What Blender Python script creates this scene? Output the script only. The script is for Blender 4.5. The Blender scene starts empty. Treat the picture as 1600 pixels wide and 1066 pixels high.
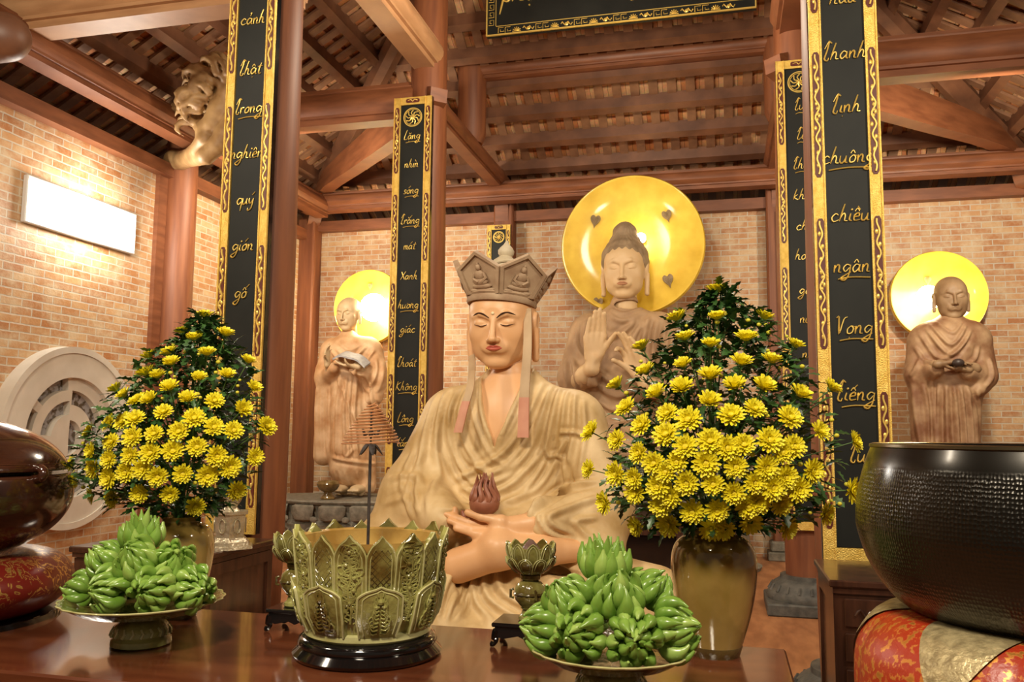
import bpy, math, random
import numpy as np
from math import sin, cos, pi, radians, sqrt, atan2
from mathutils import Vector, Matrix, Euler
random.seed(7)
SC = bpy.context.scene
COL = SC.collection
# ---------------- camera ----------------
F_PX = 1320.0; EYE = 1.6
_cam = bpy.data.cameras.new('camera'); CAM = bpy.data.objects.new('camera', _cam); COL.objects.link(CAM)
_cam.sensor_width = 36.0; _cam.lens = F_PX/1600*36; _cam.clip_start = .05; _cam.clip_end = 200
CR = (Matrix.Rotation(radians(14.1), 3, 'Z') @ Matrix.Rotation(pi/2+radians(6.1), 3, 'X') @ Matrix.Rotation(radians(.57), 3, 'Z'))
CAM.matrix_world = Matrix.Translation((0, 0, EYE)) @ CR.to_4x4()
SC.camera = CAM
def _ray(px, py): return CR @ Vector(((px-800)/F_PX, -(py-533)/F_PX, -1))
def onY(px, py, Y):
    d = _ray(px, py); return Vector((0, 0, EYE)) + d*(Y/d.y)
def onX(px, py, X):
    d = _ray(px, py); return Vector((0, 0, EYE)) + d*(X/d.x)
def onZ(px, py, Z):
    d = _ray(px, py); return Vector((0, 0, EYE)) + d*((Z-EYE)/d.z)
# ---------------- view, world, lights ----------------
SC.view_settings.view_transform = 'Standard'; SC.view_settings.look = 'None'
SC.view_settings.exposure = 0.0; SC.view_settings.gamma = 1.0; SC.view_settings.use_curve_mapping = False
W = bpy.data.worlds.new('hall_air'); SC.world = W; W.use_nodes = True
W.node_tree.nodes['Background'].inputs[0].default_value = (1.0, .82, .62, 1); W.node_tree.nodes['Background'].inputs[1].default_value = .13
def light(name, kind, loc, energy, color=(1, .8, .55), size=.5, target=None, **kw):
    l = bpy.data.lights.new(name, kind); l.energy = energy; l.color = color
    if kind == 'AREA':
        l.shape = 'DISK'; l.size = size
    else: l.shadow_soft_size = size
    for k, v in kw.items(): setattr(l, k, v)
    o = bpy.data.objects.new(name, l); o.location = loc; COL.objects.link(o)
    if target is not None:
        o.rotation_euler = (Vector(target)-Vector(loc)).to_track_quat('-Z', 'Y').to_euler()
    return o
WARM = (1, .86, .66)
light('hall_lamp_front', 'AREA', (-.6, -.6, 4.3), 190, WARM, .7, (-1.1, 4.2, 1.2))
light('hall_lamp_left', 'AREA', (-3.6, 1.2, 4.4), 110, WARM, .5, (-3.5, 6, 2.0))
light('hall_lamp_right', 'AREA', (2.6, 1.6, 4.4), 120, WARM, .5, (1.5, 6.5, 2.0))
light('hall_fill_middle', 'POINT', (-1.1, 6.2, 4.9), 210, WARM, .2)  # unseen fill, omnidirectional so that it also brightens the roof
light('bay_fill_left', 'AREA', (-4.5, 7.6, 4.3), 85, WARM, .35, (-4.8, 11, 2.6))  # unseen fill added to light the left of the back wall
light('bay_fill_right', 'AREA', (2.4, 7.6, 4.3), 95, WARM, .35, (2.4, 11, 2.6))  # unseen fill added to light the right of the back wall
# ---------------- tags ----------------
def tag(o, label, cat, group=None, kind=None):
    o['label'] = label; o['category'] = cat
    if group: o['group'] = group
    if kind: o['kind'] = kind
    return o
def thing(name, label, cat, loc=(0, 0, 0), rz=0, group=None):
    o = bpy.data.objects.new(name, None); o.empty_display_size = .05; COL.objects.link(o)
    o.location = loc; o.rotation_euler = (0, 0, rz)
    return tag(o, label, cat, group)
def copy_tree(o, parent=None):
    c = o.copy(); COL.objects.link(c)
    if parent: c.parent = parent
    for ch in list(o.children): copy_tree(ch, c)
    return c
# ---------------- materials ----------------
MATS = {}
def nodes(name):
    m = bpy.data.materials.new(name); m.use_nodes = True; MATS[name] = m
    return m, m.node_tree, m.node_tree.nodes['Principled BSDF']
def M(name, c1, c2=None, rough=.5, metal=0, scale=6, stretch=(1, 1, 1), bump=0, bscale=None, coat=0, emit=None, contrast=(.35, .65), spec=.5, vor=False):
    if name in MATS: return MATS[name]
    m, t, b = nodes(name)
    b.inputs['Roughness'].default_value = rough; b.inputs['Metallic'].default_value = metal
    b.inputs['Base Color'].default_value = (*c1, 1); b.inputs['Specular IOR Level'].default_value = spec
    if coat: b.inputs['Coat Weight'].default_value = coat; b.inputs['Coat Roughness'].default_value = .08
    tc = t.nodes.new('ShaderNodeTexCoord'); mp = t.nodes.new('ShaderNodeMapping'); mp.inputs['Scale'].default_value = stretch
    t.links.new(tc.outputs['Object'], mp.inputs[0])
    if c2:
        n = t.nodes.new('ShaderNodeTexNoise'); n.inputs['Scale'].default_value = scale; n.inputs['Detail'].default_value = 5
        t.links.new(mp.outputs[0], n.inputs['Vector'])
        r = t.nodes.new('ShaderNodeValToRGB'); r.color_ramp.elements[0].position = contrast[0]; r.color_ramp.elements[1].position = contrast[1]
        r.color_ramp.elements[0].color = (*c1, 1); r.color_ramp.elements[1].color = (*c2, 1)
        t.links.new(n.outputs['Fac'], r.inputs[0]); t.links.new(r.outputs[0], b.inputs['Base Color'])
    if bump:
        if vor:
            n2 = t.nodes.new('ShaderNodeTexVoronoi'); src = n2.outputs['Distance']
        else:
            n2 = t.nodes.new('ShaderNodeTexNoise'); n2.inputs['Detail'].default_value = 4; src = n2.outputs['Fac']
        n2.inputs['Scale'].default_value = bscale or scale*3
        t.links.new(mp.outputs[0], n2.inputs['Vector'])
        bp = t.nodes.new('ShaderNodeBump'); bp.inputs['Strength'].default_value = bump; bp.inputs['Distance'].default_value = .01
        t.links.new(src, bp.inputs['Height']); t.links.new(bp.outputs[0], b.inputs['Normal'])
    if emit:
        b.inputs['Emission Color'].default_value = (*emit[0], 1); b.inputs['Emission Strength'].default_value = emit[1]
    return m
def brick_mat(name, swap):
    m, t, b = nodes(name)
    tc = t.nodes.new('ShaderNodeTexCoord'); sp = t.nodes.new('ShaderNodeSeparateXYZ'); cb = t.nodes.new('ShaderNodeCombineXYZ')
    t.links.new(tc.outputs['Object'], sp.inputs[0])
    t.links.new(sp.outputs['Y' if swap else 'X'], cb.inputs['X']); t.links.new(sp.outputs['Z'], cb.inputs['Y'])
    nz = t.nodes.new('ShaderNodeTexNoise'); nz.inputs['Scale'].default_value = 9
    t.links.new(cb.outputs[0], nz.inputs['Vector'])
    vm = t.nodes.new('ShaderNodeVectorMath'); vm.operation = 'SCALE'; vm.inputs['Scale'].default_value = .012
    t.links.new(nz.outputs['Color'], vm.inputs[0])
    va = t.nodes.new('ShaderNodeVectorMath'); va.operation = 'ADD'
    t.links.new(cb.outputs[0], va.inputs[0]); t.links.new(vm.outputs[0], va.inputs[1])
    br = t.nodes.new('ShaderNodeTexBrick'); t.links.new(va.outputs[0], br.inputs['Vector'])
    for k, v in dict(Scale=1, **{'Mortar Size': .0075, 'Mortar Smooth': .25, 'Brick Width': .225, 'Row Height': .073, 'Bias': -.1}).items(): br.inputs[k].default_value = v
    br.inputs['Color1'].default_value = (.42, .175, .060, 1); br.inputs['Color2'].default_value = (.60, .36, .165, 1)
    br.inputs['Mortar'].default_value = (.56, .49, .39, 1)
    n = t.nodes.new('ShaderNodeTexNoise'); n.inputs['Scale'].default_value = 5; n.inputs['Detail'].default_value = 8; n.inputs['Roughness'].default_value = .7
    t.links.new(cb.outputs[0], n.inputs['Vector'])
    r = t.nodes.new('ShaderNodeValToRGB'); r.color_ramp.elements[0].position = .42; r.color_ramp.elements[1].position = .68
    t.links.new(n.outputs['Fac'], r.inputs[0])
    mx = t.nodes.new('ShaderNodeMix'); mx.data_type = 'RGBA'; mx.inputs[7].default_value = (.66, .56, .38, 1)
    ml = t.nodes.new('ShaderNodeMath'); ml.operation = 'MULTIPLY'; ml.inputs[1].default_value = .75
    t.links.new(r.outputs[0], ml.inputs[0]); t.links.new(ml.outputs[0], mx.inputs[0]); t.links.new(br.outputs['Color'], mx.inputs[6])
    t.links.new(mx.outputs[2], b.inputs['Base Color'])
    b.inputs['Roughness'].default_value = .55
    n3 = t.nodes.new('ShaderNodeTexNoise'); n3.inputs['Scale'].default_value = 40; n3.inputs['Detail'].default_value = 4
    t.links.new(cb.outputs[0], n3.inputs['Vector'])
    ad = t.nodes.new('ShaderNodeMath'); ad.operation = 'MULTIPLY_ADD'; ad.inputs[1].default_value = .5
    inv = t.nodes.new('ShaderNodeMath'); inv.operation = 'SUBTRACT'; inv.inputs[0].default_value = 1
    t.links.new(br.outputs['Fac'], inv.inputs[1]); t.links.new(n3.outputs['Fac'], ad.inputs[0]); t.links.new(inv.outputs[0], ad.inputs[2])
    bp = t.nodes.new('ShaderNodeBump'); bp.inputs['Strength'].default_value = .55; bp.inputs['Distance'].default_value = .012
    t.links.new(ad.outputs[0], bp.inputs['Height']); t.links.new(bp.outputs[0], b.inputs['Normal'])
    return m
WOOD = M('column_wood', (.17, .053, .020), (.25, .085, .031), rough=.55, scale=3, stretch=(6, 6, .5), bump=.05)
BEAM = M('beam_wood', (.165, .054, .021), (.25, .088, .035), rough=.5, scale=3, stretch=(1, 1, 5), bump=.05)
BEAM_LIT = M('beam_wood_lit', (.36, .185, .085), (.46, .25, .12), rough=.5, scale=3, stretch=(1, 1, 5))  # lighter copy of the beam wood: lamplight from below put into the colour
PURL = M('purlin_wood', (.12, .050, .026), (.20, .085, .042), rough=.5, scale=4)
TILE = None
DARKW = M('cabinet_wood', (.028, .010, .006), (.075, .028, .014), rough=.28, scale=4, stretch=(5, 5, .7), coat=.3)
GOLD = M('gold_leaf', (.66, .42, .08), (.80, .56, .14), rough=.42, metal=.6, scale=30, bump=.5, bscale=160)
GOLDL = M('gold_line', (.85, .62, .16), None, rough=.35, metal=.55)
MAROON = M('maroon_lacquer', (.10, .018, .012), None, rough=.4)
BLACKP = M('black_lacquer_panel', (.008, .009, .008), (.013, .014, .012), rough=.5, scale=3, spec=.25)
BLACKG = M('black_gloss', (.006, .005, .005), None, rough=.10, coat=.5)
STONE = M('grey_stone', (.15, .135, .10), (.26, .235, .18), rough=.8, scale=14, bump=.5)
STONED = M('dark_stone', (.05, .05, .045), (.11, .105, .09), rough=.6, scale=14, bump=.3)
# ---------------- mesh builder ----------------
class MB:
    def __init__(s): s.v = []; s.f = []; s.m = []
    def add(s, vs, fs, mi=0, mat=None):
        o = len(s.v)
        if mat is not None: vs = [mat @ Vector(p) for p in vs]
        s.v += [tuple(p) for p in vs]; s.f += [tuple(i+o for i in f) for f in fs]; s.m += [mi]*len(fs); return s
    def box(s, x0, x1, y0, y1, z0, z1, mi=0, mat=None, bev=0):
        if bev:
            b = bev; vs = []
            for (x, y, z, ax, ay, az) in [(x, y, z, ax, ay, az) for x, ax in ((x0, 1), (x1, -1)) for y, ay in ((y0, 1), (y1, -1)) for z, az in ((z0, 1), (z1, -1))]:
                vs += [(x+ax*b, y+ay*b, z), (x+ax*b, y, z+az*b), (x, y+ay*b, z+az*b)]
            I = lambda i, j, k, n: (i*4+j*2+k)*3+n
            fs = []
            for k in (0, 1): q = [I(0, 0, k, 0), I(1, 0, k, 0), I(1, 1, k, 0), I(0, 1, k, 0)]; fs.append(q if k else q[::-1])
            for j in (0, 1): q = [I(0, j, 0, 1), I(1, j, 0, 1), I(1, j, 1, 1), I(0, j, 1, 1)]; fs.append(q[::-1] if j else q)
            for i in (0, 1): q = [I(i, 0, 0, 2), I(i, 1, 0, 2), I(i, 1, 1, 2), I(i, 0, 1, 2)]; fs.append(q if i else q[::-1])
            for i in (0, 1):
                for j in (0, 1): fs.append([I(i, j, 0, 1), I(i, j, 1, 1), I(i, j, 1, 2), I(i, j, 0, 2)] if (i+j) % 2 == 0 else [I(i, j, 0, 2), I(i, j, 1, 2), I(i, j, 1, 1), I(i, j, 0, 1)])
            for i in (0, 1):
                for k in (0, 1): fs.append([I(i, 0, k, 0), I(i, 0, k, 2), I(i, 1, k, 2), I(i, 1, k, 0)])
            for j in (0, 1):
                for k in (0, 1): fs.append([I(0, j, k, 0), I(1, j, k, 0), I(1, j, k, 1), I(0, j, k, 1)])
            for i in (0, 1):
                for j in (0, 1):
                    for k in (0, 1): fs.append([I(i, j, k, 0), I(i, j, k, 1), I(i, j, k, 2)])
            return s.add(vs, fs, mi, mat)
        vs = [(x, y, z) for x in (x0, x1) for y in (y0, y1) for z in (z0, z1)]
        return s.add(vs, [(0, 1, 3, 2), (4, 6, 7, 5), (0, 4, 5, 1), (2, 3, 7, 6), (0, 2, 6, 4), (1, 5, 7, 3)], mi, mat)
    def lathe(s, prof, seg=32, mi=0, mat=None, c=(0, 0), rf=None, cap=True):
        # prof: list of (r,z); rf(angle,k)->radius multiplier
        vs = []; n = len(prof)
        for k, (r, z) in enumerate(prof):
            for i in range(seg):
                a = 2*pi*i/seg; q = r*(rf(a, k) if rf else 1)
                vs.append((c[0]+q*cos(a), c[1]+q*sin(a), z))
        fs = [(k*seg+i, k*seg+(i+1) % seg, (k+1)*seg+(i+1) % seg, (k+1)*seg+i) for k in range(n-1) for i in range(seg)]
        if cap:
            if prof[0][0] > 1e-4: fs.append(tuple(range(seg))[::-1])
            if prof[-1][0] > 1e-4: fs.append(tuple((n-1)*seg+i for i in range(seg)))
        return s.add(vs, fs, mi, mat)
    def tube(s, pts, r, seg=8, mi=0, mat=None, flat=1.0, nrm=None, closed=False):
        pts = [Vector(p) for p in pts]; n = len(pts)
        if not hasattr(r, '__len__'): r = [r]*n
        vs = []; up = None
        for i, p in enumerate(pts):
            if closed: t = pts[(i+1) % n]-pts[i-1]
            else: t = pts[min(i+1, n-1)]-pts[max(i-1, 0)]
            if t.length < 1e-9: t = Vector((0, 0, 1))
            t.normalize()
            if nrm is not None: a = t.cross(Vector(nrm)); a = a.normalized() if a.length > 1e-6 else Vector((1, 0, 0)); b = Vector(nrm)
            else:
                if up is None: up = Vector((0, 0, 1)) if abs(t.z) < .9 else Vector((1, 0, 0))
                a = t.cross(up).normalized(); b = a.cross(t).normalized(); up = b
            for k in range(seg):
                q = 2*pi*k/seg; vs.append(p+a*(cos(q)*r[i])+b*(sin(q)*r[i]*flat))
        m = n if closed else n-1
        fs = [(i*seg+k, i*seg+(k+1) % seg, ((i+1) % n)*seg+(k+1) % seg, ((i+1) % n)*seg+k) for i in range(m) for k in range(seg)]
        if not closed: fs += [tuple(range(seg))[::-1], tuple((n-1)*seg+k for k in range(seg))]
        return s.add(vs, fs, mi, mat)
    def prism(s, poly, d0, d1, axis='y', mi=0, mat=None):
        # poly in the plane normal to axis: y -> (x,z), x -> (y,z), z -> (x,y)
        def P(a, b, d): return (a, d, b) if axis == 'y' else ((d, a, b) if axis == 'x' else (a, b, d))
        n = len(poly)
        vs = [P(a, b, d0) for a, b in poly]+[P(a, b, d1) for a, b in poly]
        fs = [tuple(range(n))[::-1], tuple(range(n, 2*n))]+[(i, (i+1) % n, n+(i+1) % n, n+i) for i in range(n)]
        return s.add(vs, fs, mi, mat)
    def sphere(s, c, r, seg=12, mi=0, mat=None):
        r = r if hasattr(r, '__len__') else (r, r, r)
        n = max(4, seg//2); vs = [(c[0], c[1], c[2]-r[2])]
        for k in range(1, n):
            q = -pi/2+pi*k/n
            for i in range(seg): vs.append((c[0]+r[0]*cos(q)*cos(2*pi*i/seg), c[1]+r[1]*cos(q)*sin(2*pi*i/seg), c[2]+r[2]*sin(q)))
        vs.append((c[0], c[1], c[2]+r[2])); e = len(vs)-1
        fs = [(0, 1+(i+1) % seg, 1+i) for i in range(seg)]
        for k in range(n-2): fs += [(1+k*seg+i, 1+k*seg+(i+1) % seg, 1+(k+1)*seg+(i+1) % seg, 1+(k+1)*seg+i) for i in range(seg)]
        fs += [(1+(n-2)*seg+i, 1+(n-2)*seg+(i+1) % seg, e) for i in range(seg)]
        return s.add(vs, fs, mi, mat)
    def mesh(s, name, mats, smooth=True, angle=40):
        me = bpy.data.meshes.new(name); me.from_pydata(s.v, [], s.f)
        for m in (mats if isinstance(mats, (list, tuple)) else [mats]): me.materials.append(m)
        me.polygons.foreach_set('material_index', s.m)
        import bmesh
        bm = bmesh.new(); bm.from_mesh(me); bmesh.ops.recalc_face_normals(bm, faces=bm.faces)
        if smooth:
            lim = radians(angle)
            for f in bm.faces: f.smooth = True
            for e in bm.edges:
                if len(e.link_faces) == 2 and e.calc_face_angle(0) > lim: e.smooth = False
        bm.to_mesh(me); bm.free(); me.update()
        return me
    def build(s, name, mats, parent=None, loc=None, smooth=True, angle=40):
        o = bpy.data.objects.new(name, s.mesh(name, mats, smooth, angle)); COL.objects.link(o)
        if parent: o.parent = parent
        if loc is not None: o.location = loc
        return o
def struct(o): o['kind'] = 'structure'; return o
def spline(pts, n=6, closed=False):
    P = [Vector(p) for p in pts]; m = len(P); out = []
    rng = m if closed else m-1
    for i in range(rng):
        if closed: a, b, c, d = P[i-1], P[i], P[(i+1) % m], P[(i+2) % m]
        else: a, b, c, d = P[max(i-1, 0)], P[i], P[i+1], P[min(i+2, m-1)]
        for k in range(n):
            t = k/n
            out.append(.5*((2*b)+(-a+c)*t+(2*a-5*b+4*c-d)*t*t+(-a+3*b-3*c+d)*t**3))
    if not closed: out.append(P[-1])
    return out
def np_mesh(name, V, Q, mats, mi=None):
    me = bpy.data.meshes.new(name)
    me.vertices.add(len(V)); me.vertices.foreach_set('co', np.asarray(V, np.float32).ravel())
    me.loops.add(Q.size); me.loops.foreach_set('vertex_index', Q.ravel().astype(np.int32))
    me.polygons.add(len(Q)); me.polygons.foreach_set('loop_start', (np.arange(len(Q))*4).astype(np.int32))
    me.polygons.foreach_set('loop_total', np.full(len(Q), 4, np.int32))
    for m in mats: me.materials.append(m)
    me.polygons.foreach_set('use_smooth', np.ones(len(Q), bool))
    if mi is not None: me.polygons.foreach_set('material_index', mi.astype(np.int32))
    me.update(calc_edges=True); me.validate()
    return me
# ---------------- signed distance sculpting ----------------
class SDF:
    def __init__(s, lo, hi, h):
        s.lo = np.array(lo, float); s.h = h
        s.n = np.maximum(4, np.ceil((np.array(hi)-s.lo)/h).astype(int)+1)
        s.F = np.full(s.n, 1.0, np.float32)
        s.ax = [s.lo[i]+np.arange(s.n[i])*h for i in range(3)]
    def _sl(s, lo, hi, pad):
        sl = []
        for i in range(3):
            a = int(max(0, math.floor((lo[i]-pad-s.lo[i])/s.h))); b = int(min(s.n[i], math.ceil((hi[i]+pad-s.lo[i])/s.h)+1))
            if b <= a: return None
            sl.append(slice(a, b))
        return tuple(sl)
    def _co(s, sl): return (s.ax[0][sl[0]][:, None, None], s.ax[1][sl[1]][None, :, None], s.ax[2][sl[2]][None, None, :])
    def put(s, sl, d, k, op):
        G = s.F[sl]; d = d.astype(np.float32)
        if op == 'add':
            if k: h = np.maximum(k-np.abs(G-d), 0)/k; s.F[sl] = np.minimum(G, d)-h*h*k*.25
            else: s.F[sl] = np.minimum(G, d)
        else:
            d = -d
            if k: h = np.maximum(k-np.abs(G-d), 0)/k; s.F[sl] = np.maximum(G, d)+h*h*k*.25
            else: s.F[sl] = np.maximum(G, d)
    def cap(s, a, b, r0, r1=None, k=.03, op='add', sq=None):
        if r1 is None: r1 = r0
        a = np.array(a, float); b = np.array(b, float); R = max(r0, r1)
        sl = s._sl(np.minimum(a, b)-R, np.maximum(a, b)+R, k+3*s.h)
        if sl is None: return s
        x, y, z = s._co(sl); ab = b-a; L = max((ab*ab).sum(), 1e-9)
        t = np.clip(((x-a[0])*ab[0]+(y-a[1])*ab[1]+(z-a[2])*ab[2])/L, 0, 1)
        d = np.sqrt((x-a[0]-t*ab[0])**2+(y-a[1]-t*ab[1])**2+(z-a[2]-t*ab[2])**2)-(r0+(r1-r0)*t)
        s.put(sl, d, k, op); return s
    def chain(s, pts, rs, k=.03, op='add'):
        for i in range(len(pts)-1): s.cap(pts[i], pts[i+1], rs[i], rs[i+1], k, op)
        return s
    def ell(s, c, r, k=.03, op='add', rot=None):
        c = np.array(c, float); r = np.array(r, float); R = r.max() if rot is not None else r
        sl = s._sl(c-R, c+R, k+3*s.h)
        if sl is None: return s
        x, y, z = s._co(sl); x = x-c[0]; y = y-c[1]; z = z-c[2]
        if rot is not None:
            m = np.array(Euler([radians(q) for q in rot]).to_matrix()).T
            x, y, z = (m[0, 0]*x+m[0, 1]*y+m[0, 2]*z, m[1, 0]*x+m[1, 1]*y+m[1, 2]*z, m[2, 0]*x+m[2, 1]*y+m[2, 2]*z)
        k0 = np.sqrt((x/r[0])**2+(y/r[1])**2+(z/r[2])**2); k1 = np.sqrt((x/r[0]**2)**2+(y/r[1]**2)**2+(z/r[2]**2)**2)
        d = k0*(k0-1)/np.maximum(k1, 1e-6)
        s.put(sl, d, k, op); return s
    def box(s, c, r, rd=.01, k=.0, op='add', rot=None):
        c = np.array(c, float); r = np.array(r, float); R = np.full(3, sqrt((r**2).sum())) if rot is not None else r
        sl = s._sl(c-R, c+R, k+3*s.h)
        if sl is None: return s
        x, y, z = s._co(sl); x = x-c[0]; y = y-c[1]; z = z-c[2]
        if rot is not None:
            m = np.array(Euler([radians(q) for q in rot]).to_matrix()).T
            x, y, z = (m[0, 0]*x+m[0, 1]*y+m[0, 2]*z, m[1, 0]*x+m[1, 1]*y+m[1, 2]*z, m[2, 0]*x+m[2, 1]*y+m[2, 2]*z)
        qx, qy, qz = np.abs(x)-r[0]+rd, np.abs(y)-r[1]+rd, np.abs(z)-r[2]+rd
        d = np.sqrt(np.maximum(qx, 0)**2+np.maximum(qy, 0)**2+np.maximum(qz, 0)**2)+np.minimum(np.maximum(np.maximum(qx, qy), qz), 0)-rd
        s.put(sl, d, k, op); return s
    def fun(s, lo, hi, f, k=0, op='add'):
        sl = s._sl(np.array(lo, float), np.array(hi, float), 0)
        x, y, z = s._co(sl); d = f(x, y, z)+0*x+0*y+0*z
        s.put(sl, d, k, op); return s
    def nets(s, smooth=1):
        F = s.F; F[0] = np.maximum(F[0], 1e-3); F[-1] = np.maximum(F[-1], 1e-3); F[:, 0] = np.maximum(F[:, 0], 1e-3); F[:, -1] = np.maximum(F[:, -1], 1e-3); F[:, :, 0] = np.maximum(F[:, :, 0], 1e-3); F[:, :, -1] = np.maximum(F[:, :, -1], 1e-3)
        I = F < 0
        cnt = np.zeros(s.n-1, np.int8)
        C = [(a, b, c) for a in (0, 1) for b in (0, 1) for c in (0, 1)]
        sub = lambda A, a, b, c: A[a:A.shape[0]-1+a, b:A.shape[1]-1+b, c:A.shape[2]-1+c]
        for c in C: cnt += sub(I, *c)
        act = (cnt > 0) & (cnt < 8); ii, jj, kk = np.nonzero(act)
        idx = np.full(cnt.shape, -1, np.int64); idx[ii, jj, kk] = np.arange(len(ii))
        vals = {c: F[ii+c[0], jj+c[1], kk+c[2]] for c in C}
        P = np.zeros((len(ii), 3)); N = np.zeros(len(ii))
        for c in C:
            for a in range(3):
                if c[a] == 0:
                    e = list(c); e[a] = 1; e = tuple(e); v0, v1 = vals[c], vals[e]; m = (v0 < 0) != (v1 < 0)
                    t = np.where(m, v0/np.where(m, v0-v1, 1), 0)
                    for q in range(3): P[:, q] += np.where(m, c[q]+(t if q == a else 0), 0)
                    N += m
        P /= N[:, None]; V = s.lo+(P+np.stack([ii, jj, kk], 1))*s.h
        Q = []
        for a in range(3):
            A = np.moveaxis(I, a, 0); D = A[:-1] != A[1:]; X = np.moveaxis(idx, a, 0); S = A[:-1]
            p, q, r = np.nonzero(D[:, 1:-1, 1:-1]); q += 1; r += 1
            f = np.stack([X[p, q-1, r-1], X[p, q, r-1], X[p, q, r], X[p, q-1, r]], 1)
            st = S[p, q, r]; flip = ~st if a != 1 else st
            f[flip] = f[flip][:, ::-1]; Q.append(f)
        Q = np.concatenate(Q); Q = Q[(Q >= 0).all(1)]
        for _ in range(smooth):
            A = np.zeros_like(V); c = np.zeros(len(V))
            for i in range(4):
                np.add.at(A, Q[:, i], V[Q[:, (i+1) % 4]]); np.add.at(A, Q[:, i], V[Q[:, i-1]]); np.add.at(c, Q[:, i], 2)
            V = V*.5+.5*A/np.maximum(c, 1)[:, None]
        return V, Q
def vnormals(V, Q):
    n = np.cross(V[Q[:, 2]]-V[Q[:, 0]], V[Q[:, 3]]-V[Q[:, 1]]); N = np.zeros_like(V)
    for i in range(4): np.add.at(N, Q[:, i], n)
    return N/np.maximum(np.linalg.norm(N, axis=1), 1e-12)[:, None]
def fold(V, Q, curves, front=.25, taper=True):
    # curves: (list of (x,z), width, height); displaces the cloth along its normal in soft ridges
    N = vnormals(V, Q); D = np.zeros(len(V))
    for pts, w, h in curves:
        P = np.array([tuple(p) for p in spline([(a, b, 0) for a, b in pts], 5)])[:, :2]
        lo = P.min(0)-3*w; hi = P.max(0)+3*w
        m = np.nonzero((V[:, 0] > lo[0]) & (V[:, 0] < hi[0]) & (V[:, 2] > lo[1]) & (V[:, 2] < hi[1]) & (N[:, 1] < front))[0]
        if not len(m): continue
        p = V[m][:, [0, 2]]; best = np.full(len(m), 9.); sg = np.zeros(len(m)); tt = np.zeros(len(m)); n = len(P)-1
        for i in range(n):
            a, b = P[i], P[i+1]; ab = b-a; t = np.clip(((p-a)@ab)/max(ab@ab, 1e-12), 0, 1); q = p-a-t[:, None]*ab; d = np.sqrt((q**2).sum(1))
            u = d < best; best = np.where(u, d, best); tt = np.where(u, (i+t)/n, tt)
        e = np.clip(np.minimum(tt, 1-tt)*6, 0, 1) if taper else 1
        D[m] += h*e*(np.exp(-(best/w)**2)-.55*np.exp(-((best-1.9*w)/w)**2))*np.clip(.5-N[m, 1]*1.5, 0, 1)
    for _ in range(2):
        A = np.zeros(len(V)); c = np.zeros(len(V))
        for i in range(4): np.add.at(A, Q[:, i], D[Q[:, (i+1) % 4]]+D[Q[:, i-1]]); np.add.at(c, Q[:, i], 2)
        D = .4*D+.6*A/np.maximum(c, 1)
    return V+N*(D*1.08)[:, None]
def xform(V, sc=(1, 1, 1), rot=(0, 0, 0), loc=(0, 0, 0)):
    m = np.array(Euler([radians(q) for q in rot]).to_matrix())
    return (V*np.array(sc))@m.T+np.array(loc)
# ======================= THE HALL =======================
FZ = .1; XL = -5.85; YB = 11.0; XA = -1.1; XC0, XC1 = -2.87, .65; ROWS = (4.82, 7.84)
BRB = brick_mat('brick_back', False); BRL = brick_mat('brick_left', True)
FLOOR = M('floor_wood', (.30, .115, .042), (.46, .20, .08), rough=.42, scale=3.2, stretch=(4, 1, 1), bump=.05)
m = MB(); m.box(-6.2, 9, -3, 11.4, 0, FZ); struct(m.build('floor', FLOOR, smooth=False))
m = MB(); m.box(-6.15, 9, YB, YB+.25, FZ, 4.43); struct(m.build('wall_back', BRB, smooth=False))
m = MB(); m.box(XL-.25, XL, -3, YB, FZ, 4.29); struct(m.build('wall_left', BRL, smooth=False))
# ---- roof: four-sided tiled slopes ----
def tile_mat():
    m, t, b = nodes('roof_tile')
    tc = t.nodes.new('ShaderNodeTexCoord'); br = t.nodes.new('ShaderNodeTexBrick'); t.links.new(tc.outputs['UV'], br.inputs['Vector'])
    for k, v in dict(Scale=1, **{'Mortar Size': .002, 'Brick Width': .215, 'Row Height': .19, 'Bias': -.1}).items(): br.inputs[k].default_value = v
    br.offset = 0
    br.inputs['Color1'].default_value = (.62, .22, .07, 1); br.inputs['Color2'].default_value = (.95, .60, .32, 1); br.inputs['Mortar'].default_value = (.05, .02, .01, 1)
    n = t.nodes.new('ShaderNodeTexNoise'); n.inputs['Scale'].default_value = 30; t.links.new(tc.outputs['UV'], n.inputs['Vector'])
    mx = t.nodes.new('ShaderNodeMix'); mx.data_type = 'RGBA'; mx.blend_type = 'MULTIPLY'; mx.inputs[0].default_value = .5
    t.links.new(br.outputs['Color'], mx.inputs[6]); t.links.new(n.outputs['Color'], mx.inputs[7]); t.links.new(mx.outputs[2], b.inputs['Base Color'])
    b.inputs['Roughness'].default_value = .75
    return m
TILE = tile_mat()
RAFT = M('rafter_wood', (.18, .085, .045), (.27, .135, .07), rough=.55, scale=6)
TRN = [0]
def trim(mb, mat, **k):
    TRN[0] += 1; return struct(mb.build('trim_%d' % TRN[0], mat, **k))
SL = .6; EZ = 4.86
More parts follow.
